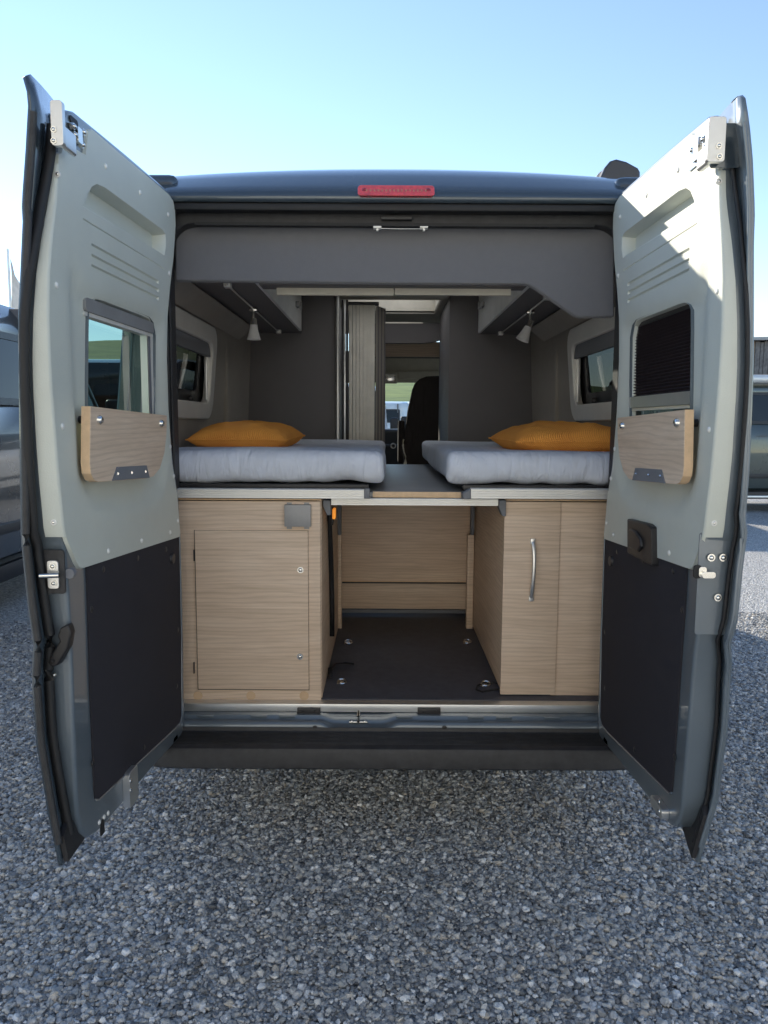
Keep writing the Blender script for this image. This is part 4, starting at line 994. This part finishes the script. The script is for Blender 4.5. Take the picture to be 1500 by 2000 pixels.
        for ua, ub in ((u0+.012, u0+.026), (u1-.026, u1-.014)):
            bm = bmesh.new(); add_prism(bm, [(ua, zb+.01), (ub, zb+.01), (ub, bz-.03), (ua, bz-.03)], lambda u, z, d: T(u, d, z), -.034, -.016); finish('blind_rail', bm, 'alu', o, 35)
    bm = bmesh.new(); v, t = sheet(inset(WIN, -.002)); add_sheet(bm, v, t, lambda u, z: T(u, -.052, z)); finish('window_pane', bm, 'tint', o)
    # folding oak shelf with its bolts and hinge plate
    sh = smooth_poly(SHELF, 0)
    bm = bmesh.new(); add_prism(bm, SHELF, lambda u, z, d: T(u, d, z), .0335, .035)
    finish('folding_shelf', bm, 'wood', o, 30)
    bm = bmesh.new(); add_prism(bm, inset(SHELF, -.0006), lambda u, z, d: T(u, d, z), .012, .0335); finish('shelf_edge', bm, 'woodedge', o, 30)
    for x, y in ((193, 820), (314, 827)):
        u, z = DL.face(x, y, .035); bm = bmesh.new(); add_cyl(bm, T(u, .034, z), T(u, .039, z), .0125, .0115, 20); add_dome(bm, T(u, .039, z), D.w, .0105, .007, 18); finish('shelf_bolt', bm, 'chrome', o, 50)
        for w0 in (.0,): finish('shelf_spacer', add_cyl(bmesh.new(), T(u, -.02, z), T(u, .012, z), .01, .01, 14), 'blackpl', o, 40)
    hp = fp([(219, 939), (228, 912), (285, 909), (291, 933)], .036); bm = bmesh.new(); add_prism(bm, hp, lambda u, z, d: T(u, d, z), .0352, .0385); finish('hinge_plate', bm, 'greycap', o, 30)
    for x, y in ((230, 925), (257, 923), (284, 921)):
        u, z = DL.face(x, y, .038); bm = bmesh.new(); add_cyl(bm, T(u, .038, z), T(u, .0415, z), .0055, .002, 3 if x != 257 else 3); finish('plate_screw', bm, 'chrome', o, 30)
    # --- ironmongery on the free edge (positions read from each door)
    def plate(name, x0, y0, x1, y1, u, th, mat, bev=.004):
        (wa, za), (wb, zb_) = D.edge(x0, y0, u), D.edge(x1, y1, u); w0, w1 = sorted((wa, wb)); z0, z1 = sorted((za, zb_))
        bm = bmesh.new(); add_prism(bm, rrect(w0, w1, z0, z1, min(.007, (w1-w0)*.4, (z1-z0)*.4), 4), lambda p, q, d: D.T0(u+d, p, q), -th, 0); q = finish(name, bm, mat, o, 35); bevel_mod(q, bev if th > bev*2 else th*.4); return q
    def bolt(x, y, u, r=.007, mat='chrome', name='bolt'):
        w_, z = D.edge(x, y, u); bm = bmesh.new(); add_cyl(bm, D.T0(u-.002, w_, z), D.T0(u+.002, w_, z), r, r*.95, 18); add_dome(bm, D.T0(u+.002, w_, z), D.u, r*.62, r*.5, 10); return finish(name, bm, mat, o, 50)
    def fplate(name, x0, y0, x1, y1, w0, w1, mat, rad=.004):
        (ua, za), (ub, zb_) = D.face(x0, y0), D.face(x1, y1); bm = bmesh.new()
        ua, ub = sorted((ua, ub)); za, zb_ = sorted((za, zb_)); add_prism(bm, rrect(ua, ub, za, zb_, min(rad, (ub-ua)*.45, (zb_-za)*.45), 4), lambda u, z, d: D.T0(u, d, z), w0, w1); q = finish(name, bm, mat, o, 35); bevel_mod(q, .0015); return q
    if not right:
        plate('top_bracket', 97, 195, 124, 284, .93, .014, 'alu'); bolt(105, 253, .931); bolt(105, 275, .931)
        plate('bracket_arm', 104, 235, 117, 280, .92, .085, 'alu', .002)
        plate('latch_recess', 81, 1074, 128, 1160, .905, .006, 'bumper'); plate('latch_plate', 91, 1095, 115, 1150, .912, .006, 'alu'); bolt(103, 1106, .913, .008); bolt(105, 1139, .913, .008)
        w_, z = DL.edge(96, 1124, .93); bm = bmesh.new(); add_cyl(bm, DL.T(.935, DL.edge(77, 1124, .935)[0], z), DL.T(.925, DL.edge(115, 1124, .925)[0], z), .0065, .0065, 14); finish('latch_bar', bm, 'chrome', o, 40)
        lv = [DL.edge(x, y, .90) for x, y in ((98, 1290), (107, 1300), (118, 1296), (138, 1262), (143, 1235), (137, 1217), (122, 1224), (117, 1240), (121, 1250), (105, 1275))]
        bm = bmesh.new(); add_prism(bm, lv, lambda p, q, d: T(.90+d, p, q), -.015, .014); q = finish('release_lever', bm, 'blackpl', o, 30); bevel_mod(q, .004)
        bolt(102, 1291, .915, .006, 'rubber', 'lever_pin'); bolt(106, 1318, .895, .006)
        w_, z = DL.edge(137, 1119, .89); finish('rubber_buffer', add_cyl(bmesh.new(), T(.885, w_+.002, z), T(.90, w_+.002, z), .013, .012, 18), 'greycap', o, 40)
        for x, y in ((198, 1606), (207, 1596), (215, 1588)):
            u, z = DL.face(x, y); finish('frame_screw', add_dome(bmesh.new(), T(u, -.006, z), D.w, .007, .004), 'alu_white', o, 60)
        fplate('hinge_slot', 200, 1606, 208, 1625, -.008, -.0045, 'rubber'); fplate('catch_plate', 243, 1512, 262, 1558, -.006, .014, 'alu', .01)
        for y in (1525, 1543):
            u, z = DL.face(255, y, .014); finish('plate_screw', add_dome(bmesh.new(), T(u, .014, z), D.w, .007, .003), 'chrome', o, 60)
        fplate('latch_cover', 127, 228, 167, 292, -.008, -.003, 'paint_inner', .012)
        fplate('latch_hole', 139, 223, 155, 250, -.006, -.0025, 'rubber', .008); fplate('latch_slot', 139, 270, 153, 286, -.006, -.0025, 'rubber', .004)
        fplate('latch_case', 132, 240, 165, 268, -.004, .006, 'chrome', .006); fplate('latch_tongue', 142, 246, 152, 284, .002, .013, 'chrome', .003)
        for x, y in ((138, 247), (157, 258), (155, 283), (140, 263)):
            u, z = DL.face(x, y); bm = bmesh.new(); add_cyl(bm, T(u, .0, z), T(u, .009, z), .009, .0085, 6); add_dome(bm, T(u, .009, z), D.w, .006, .005); finish('latch_bolt', bm, 'chrome', o, 40)
    else:
        plate('top_bracket', 1385, 227, 1415, 316, .885, .014, 'alu'); bolt(1404, 285, .886); bolt(1405, 306, .886)
        plate('bracket_arm', 1392, 270, 1406, 312, .874, .085, 'alu', .002)
        plate('edge_plate', 1392, 240, 1445, 328, .86, .006, 'paint')
        plate('latch_recess', 1367, 1040, 1432, 1240, .845, .004, 'paint_inner'); bolt(1389, 1089, .85, .010); bolt(1412, 1089, .85, .010); bolt(1402, 1167, .85, .010)
        plate('latch_slot', 1356, 1104, 1370, 1130, .85, .006, 'rubber'); plate('latch_claw', 1366, 1107, 1380, 1128, .858, .012, 'chrome'); plate('latch_hook', 1372, 1117, 1398, 1130, .866, .010, 'chrome')
        fplate('catch_plate', 1280, 1551, 1302, 1603, -.006, .014, 'alu', .01)
        for y in (1566, 1584):
            u, z = DR.face(1287, y, .014); finish('plate_screw', add_dome(bmesh.new(), D.T0(u, .014, z), D.w, .007, .003), 'chrome', o, 60)
        fplate('latch_hole', 1362, 256, 1376, 280, -.006, -.0025, 'rubber', .008); fplate('latch_slot', 1362, 292, 1374, 312, -.006, -.0025, 'rubber', .004)
        fplate('latch_case', 1352, 272, 1386, 306, -.004, .006, 'chrome', .006); fplate('latch_tongue', 1364, 275, 1372, 310, .002, .013, 'chrome', .003)
        for x, y in ((1358, 293), (1380, 272), (1378, 302), (1384, 288)):
            u, z = DR.face(x, y); bm = bmesh.new(); add_cyl(bm, D.T0(u, .0, z), D.T0(u, .009, z), .009, .0085, 6); add_dome(bm, D.T0(u, .009, z), D.w, .006, .005); finish('latch_bolt', bm, 'chrome', o, 40)
        # inside door handle
        hq = [DR.face(x, y, .012) for x, y in ((1228, 1013), (1268, 1023), (1276, 1030), (1277, 1105), (1272, 1103), (1228, 1080))]
        bm = bmesh.new(); add_prism(bm, hq, lambda u, z, d: D.T0(u, d, z), -.004, .018); q = finish('handle_housing', bm, 'blackpl', o, 30); bevel_mod(q, .005, 3)
        hq = [DR.face(x, y, .02) for x, y in ((1231, 1032), (1243, 1036), (1253, 1050), (1255, 1068), (1248, 1078), (1231, 1070))]
        bm = bmesh.new(); add_prism(bm, hq, lambda u, z, d: D.T0(u, d, z), .014, .026); q = finish('handle_pull', bm, 'blackpl', o, 30); bevel_mod(q, .006, 3)
        hq = [DR.face(x, y, .0) for x, y in ((1277, 1035), (1284, 1040), (1284, 1098), (1277, 1098))]
        bm = bmesh.new(); add_prism(bm, hq, lambda u, z, d: D.T0(u, d, z), -.004, .006); finish('handle_gap', bm, 'rubber', o, 30)
        for x0, x1, y0, y1 in ((1418, 1436, 955, 975), (1416, 1434, 985, 1005)):
            plate('edge_emboss', x0, y0, x1, y1, .855, .004, 'paint')
    # hinges on the body corner
    for z in (.75, 1.45, 2.15):
        bm = bmesh.new(); add_cyl(bm, T(-.045, -.06, z-.05), T(-.045, -.06, z+.05), .012); add_box(bm, T(-.04, -.065, z-.035), T(.03, -.05, z+.035), .004); finish('door_hinge', bm, 'paint', o, 40)
    return o
door(DL, False); door(DR, True)

# ------------------------------------------------------------------ bedding
def mattress(x0, x1, y0, y1, z0, z1, seed):
    bm = bmesh.new(); r = .032
    nx, ny, nz = 46, 60, 12
    def dist(a, b, n):                 # denser towards the borders
        return [a+(b-a)*(.5-.5*math.cos(math.pi*i/n)) for i in range(n+1)]
    X, Yv, Z = dist(x0, x1, nx), dist(y0, y1, ny), dist(z0, z1, nz)
    c = Vector(((x0+x1)/2, (y0+y1)/2, (z0+z1)/2)); h = Vector(((x1-x0)/2, (y1-y0)/2, (z1-z0)/2))
    cache = {}
    def V(p):
        k = tuple(round(q, 5) for q in p)
        if k in cache: return cache[k]
        d = Vector(p)-c; q = Vector([max(-(h[i]-r), min(h[i]-r, d[i])) for i in range(3)]); e = d-q
        if e.length > 1e-6: d = q+e.normalized()*r
        t = (d.z+h.z)/(2*h.z); P3 = Vector((p[0]*3, p[1]*3, p[2]*6+seed))
        d.y -= (.018*math.sin(math.pi*min(1, max(0, t)))) * (1 if d.y < 0 else 0)
        d += .009*noise.noise_vector(P3)
        low = max(0, 1-t*1.7)                                            # gathered hem near the bottom
        d.y -= low*.020*noise.noise(Vector((p[0]*16, seed, p[2]*5))) if d.y < -h.y+.1 else 0
        d.z += low*.014*noise.noise(Vector((p[0]*9, seed+4, 0)))
        d.z -= .006*max(0, 1-abs(t-1)*6)*noise.noise(Vector((p[0]*2.2, p[1]*2.2, seed)))
        diag = noise.noise(Vector((p[0]*10+p[2]*22, p[1]*8, seed))); d.y -= .013*diag*(1 if d.y < -h.y+.06 else 0)*math.exp(-abs(d.x-(h.x if seed < 5 else -h.x))*5)
        cache[k] = bm.verts.new(c+d); return cache[k]
    def gridf(A, B, f):
        for i in range(len(A)-1):
            for j in range(len(B)-1): bm.faces.new((V(f(A[i], B[j])), V(f(A[i+1], B[j])), V(f(A[i+1], B[j+1])), V(f(A[i], B[j+1]))))
    gridf(X, Yv, lambda a, b: (a, b, z1)); gridf(X, Yv, lambda a, b: (a, b, z0))
    gridf(X, Z, lambda a, b: (a, y0, b)); gridf(X, Z, lambda a, b: (a, y1, b)); gridf(Yv, Z, lambda a, b: (x0, a, b)); gridf(Yv, Z, lambda a, b: (x1, a, b))
    o = finish('mattress', bm, 'mattress', None, 180, base=True)
    return o
BZ = 1.355
xl = P(752, 900, .14).x; xr = P(872, 900, .14).x
m1 = mattress(-.90, xl, .125, 2.08, BZ, 1.475, 1.); tag(m1, 'grey blue mattress on the left bed below the hanging lamp and shutter', 'mattress', 'two mattresses in the van')
m2 = mattress(xr, .90, .125, 2.08, BZ, 1.475, 9.); tag(m2, 'grey blue mattress on the right bed beside the seat back', 'mattress', 'two mattresses in the van')
def pillow(c, hx, hy, hz, rot, seed, tilt=0.):
    bm = bmesh.new(); n = 64; g = {}
    for s in (-1, 1):
        for i in range(n+1):
            for j in range(n+1):
                a, b = -1+2*i/n, -1+2*j/n
                ea = (1-abs(a)**2.8)**.52 if abs(a) < 1 else 0; eb = (1-abs(b)**2.8)**.52 if abs(b) < 1 else 0
                x = a*hx*(1-.05*(1-b*b)*abs(a)); y = b*hy*(1-.05*(1-a*a)*abs(b))
                t = ea*eb
                z = s*hz*t*(1+.16*noise.noise(Vector((a*1.6+seed, b*1.6, s)))); rr2 = math.hypot(a, b); z += s*.010*t*math.sin(9*math.atan2(b, a)+4*noise.noise(Vector((a*2, b*2, seed))))*max(0, rr2-.35)*(1.3-min(1.3, rr2))
                if s < 0: z = max(z, -hz*.55)
                z += .006*noise.noise(Vector((a*6, b*6, seed)))*t
                if t == 0 and s > 0: z = .006*noise.noise(Vector((a*3, b*3, seed+3)))
                edge = i in (0, n) or j in (0, n)
                key = (i, j, 0 if edge else s)
                if key not in g: g[key] = bm.verts.new((x, y, z))
        K = lambda i, j: g[(i, j, 0 if (i in (0, n) or j in (0, n)) else s)]
        for i in range(n):
            for j in range(n): bm.faces.new((K(i, j), K(i+1, j), K(i+1, j+1), K(i, j+1)))
    zmin = min(v.co.z for v in bm.verts); bmesh.ops.translate(bm, vec=(0, 0, -zmin), verts=bm.verts)
    seam = [g[(i, 0, 0)].co.copy() for i in range(n)]+[g[(n, j, 0)].co.copy() for j in range(n)]+[g[(i, n, 0)].co.copy() for i in range(n, 0, -1)]+[g[(0, j, 0)].co.copy() for j in range(n, 0, -1)]
    o = finish('pillow', bm, 'pillow', None, 180); o.location = c; o.rotation_euler = (tilt, 0, rot)
    q = tube('piping', seam, .004, 'pillow', o, 6, True)
    return o
a, b = P(375, 840, .72), P(596, 840, .72)
p1 = pillow(((a.x+b.x)/2, .72, 1.468), (b.x-a.x)/2*.86, .21, .074, R(-4), 2., R(2)); tag(p1, 'ochre corduroy pillow lying on the left mattress', 'pillow', 'two ochre pillows')
a = P(957, 860, .50)
p2 = pillow((a.x+.31, .52, 1.468), .265, .22, .074, R(6), 6., R(1)); tag(p2, 'ochre corduroy pillow on the right mattress, partly behind the door', 'pillow', 'two ochre pillows')

# ------------------------------------------------------------------ other vehicles and the barn
M['grey_paint'] = paint('graphite paint', (.055, .062, .068), .5, .28)
M['silver_paint'] = paint('silver paint', (.24, .26, .28), .5, .28)
M['white_paint'] = paint('white paint', (.72, .74, .76), 0., .3)
M['green_paint'] = paint('olive grey paint', (.045, .058, .053), .3, .28)
def other_van(label, loc, rot, pm, awning=False, cat='van'):
    r = empty('parked_van', loc); r.rotation_euler = (0, 0, rot)
    van_parts(r, pm, side_windows=((.3, 1.3), (2.0, 3.1)), glassm='dark_tint')
    prism('rear_wall', outer, XZ, .02, .075, pm, r, bev=.01)
    for s in (-1, 1):
        bm = bmesh.new(); add_box(bm, (s*.88, -.0, .95), (s*1.0, .06, 1.52), .025, 3); finish('tail_lamp', bm, 'redtail', r, 40)
        box('rear_window', (s*.12, .008, 1.45), (s*.68, .022, 1.95), 'dark_tint', r, .004)
        box('cab_seat', (s*.22, 3.35, .6), (s*.72, 3.6, 1.75), 'seat', r, .06, 3)
    box('rear_bumper', (-.98, -.10, .36), (.98, .06, .52), 'bumper', r, .03, 3)
    box('dashboard', (-.92, 4.5, .8), (.92, 4.95, 1.36), 'dash', r, .04, 3)
    box('cargo_partition', (-.95, 3.0, .5), (.95, 3.05, 2.40), 'panel', r, .01)
    if awning:
        bm = bmesh.new(); add_cyl(bm, (1.0, .4, 2.40), (1.0, 3.6, 2.40), .075, .075, 20); finish('awning_case', bm, 'alu_white', r, 40)
        box('side_step', (.96, 1.7, .27), (1.12, 3.3, .31), 'alu', r, .01); box('slide_rail', (1.0, .3, 1.28), (1.035, 2.0, 1.31), 'alu', r, .004)
    return tag(r, label, cat, 'other vehicles in the yard')
v1 = other_van('dark grey van close by on the left, partly cut off by the frame', (-4.22, 1.2, 0), 0, 'grey_paint')
v1.scale = (1.06, 1.0, 1.07)
v2 = other_van('olive grey van standing side on beyond the right door', (4.45, 12.2, 0), R(-90), 'green_paint', True)
v3 = other_van('pale blue white van seen through the windscreen behind the cab seat', (1.80, 15.2, 0), R(176), 'white_paint')
v4 = other_van('white van at the windscreen edge beside the sliding shutter', (-.97, 19.2, 0), R(180), 'white_paint')
v5 = other_van('dark grey van standing side on, seen through the left door window', (-2.9, 9.2, 0), R(90), 'grey_paint')

v6 = other_van('pale van standing crosswise far down the yard', (-2.5, 31, 0), R(-90), 'white_paint')
def barn():
    r = empty('timber_barn', (21.5, 33, 0)); r.rotation_euler = (0, 0, R(-14))
    M['plank'] = wood('weathered planks', (.10, .075, .055), (.17, .125, .085), (.25, .19, .13)); M['plank2'] = wood('brown planks', (.16, .10, .055), (.22, .145, .085), (.30, .20, .12))
    M['plank3'] = plain('grey board', (.16, .15, .145), .9, var=.4)
    box('wall', (-7, .02, 0), (9, 8, 5.45), 'plank3', r, .01)
    protos = {}
    x = -7.; k = 0
    while x < 9:
        wd = random.choice((.16, .19, .22)); key = (wd, random.choice(('plank', 'plank', 'plank2', 'plank3')))
        if key not in protos:
            protos[key] = finish('plank', add_box(bmesh.new(), (0, -.03, 0), (wd-.025, 0, 3.3), .004, 1), key[1], r, 40); o = protos[key]
        else:
            o = protos[key].copy(); col.objects.link(o)
        o.location = (x, random.uniform(-.012, 0), 2.15+random.uniform(-.05, .05)); x += wd; k += 1
    for z in (2.12, 3.85): box('rail', (-7, -.07, z), (9, -.032, z+.10), 'plank', r, .006)
    for i in range(9): box('post', (-6.8+i*1.95, -.12, 0), (-6.5+i*1.95, -.035, 5.4), 'plank2', r, .01)
    bm = bmesh.new(); v = [bm.verts.new(p) for p in ((-7.6, -.5, 5.5), (9.6, -.5, 5.5), (9.6, 4, 5.75), (-7.6, 4, 5.75))]; bm.faces.new(v)
    v = [bm.verts.new(p) for p in ((-7.6, 8.9, 5.5), (9.6, 8.9, 5.5), (9.6, 4, 5.75), (-7.6, 4, 5.75))]; bm.faces.new(v)
    rf = finish('roof', bm, 'greybox', r); rf.modifiers.new('solid', 'SOLIDIFY').thickness = .14
    return tag(r, 'weathered timber barn with a grey roof behind the side-on van', 'barn')
barn()
def hall():
    """hall added behind the camera to bounce fill; the roof edge reflects some building"""
    r = empty('fill_hall', (0, -8.0, 0))
    M['render'] = plain('pale wall render', (.82, .80, .74), .9, bump=.4, bscale=60, var=.06, vscale=1.5); M['rooftile'] = plain('brown roof tile', (.20, .11, .075), .85, var=.3, vscale=8)  # wall kept very pale so it throws sunlight back onto the van
    wins = [(x, 1.1, x+2.0, 2.5) for x in (-11, -7.6, 4.6, 8.2)]+[(x, 3.6, x+1.3, 4.9) for x in (-10.5, -6.8, -3.1, .6, 4.3, 8.0)]
    gates = [(-4.2, .05, -.8, 2.9), (.2, .05, 3.6, 2.9)]
    holes = [[(a, b), (c, b), (c, d), (a, d)] for a, b, c, d in wins+gates]
    prism('wall', [(-13, 0), (13, 0), (13, 5.8), (-13, 5.8)], XZ, -.3, 0, 'render', r, holes)
    for a, b, c, d in wins:
        f = prism('window', [(a, b), (c, b), (c, d), (a, d)], XZ, -.16, -.08, 'white', r, [[(a+.08, b+.08), (c-.08, b+.08), (c-.08, d-.08), (a+.08, d-.08)]])
        box('pane', (a+.07, -.13, b+.07), (c-.07, -.11, d-.07), 'dark_tint', f, 0); box('sill', (a-.06, -.10, b-.07), (c+.06, .08, b-.005), 'greybox', f, .005)
    for a, b, c, d in gates:
        g = box('gate', (a, -.14, b), (c, -.10, d), 'alu_white', r, .004)
        for k in range(5): box('gate_panel', (a+.05, -.099, b+.06+k*.56), (c-.05, -.085, b+.58+k*.56), 'alu_white', g, .01)
    box('back_wall', (-13, -9, 0), (13, -8.8, 5.8), 'render', r, 0)
    for s_ in (-1, 1): box('side_wall', (s_*13, -8.8, 0), (s_*12.75, -.3, 5.8), 'render', r, 0)
    bm = bmesh.new()
    for y0, y1 in ((.9, -4.6), (-10.1, -4.6)): bm.faces.new([bm.verts.new(p) for p in ((-13.6, y0, 5.6), (13.6, y0, 5.6), (13.6, y1, 8.2), (-13.6, y1, 8.2))])
    o = finish('roof', bm, 'rooftile', r); o.modifiers.new('solid', 'SOLIDIFY').thickness = .15
    return tag(r, 'pale hall with brown roof added behind the camera to bounce light onto the van', 'building')
hall()
def flag():
    b_ = G(33, 900, 0); Y = 19.; p = P(32, 830, Y); top = P(32, 486, Y).z
    r = empty('flag_pole', (p.x, Y, 0))
    finish('pole', add_cyl(bmesh.new(), (0, 0, 0), (0, 0, top), .05, .03, 12), 'alu_white', r, 40)
    bm = bmesh.new(); rows = []
    for i in range(9):
        for_z = top-.25-i*.33; row = []
        for j in range(7):
            t = j/6; row.append(bm.verts.new((.05+t*(.25+.05*i)*(1 if i > 0 else .5), .05*math.sin(t*6+i), for_z-t*(.5-.04*i))))
        rows.append(row)
    for a, b in zip(rows, rows[1:]):
        for j in range(6): bm.faces.new((a[j], a[j+1], b[j+1], b[j]))
    o = finish('banner', bm, M.setdefault('banner', cloth('pale banner cloth', (.75, .68, .60))), r, 60); o.modifiers.new('solid', 'SOLIDIFY').thickness = .006
    return tag(r, 'tall white flag pole with a pale banner at the far left', 'flag pole')
flag()
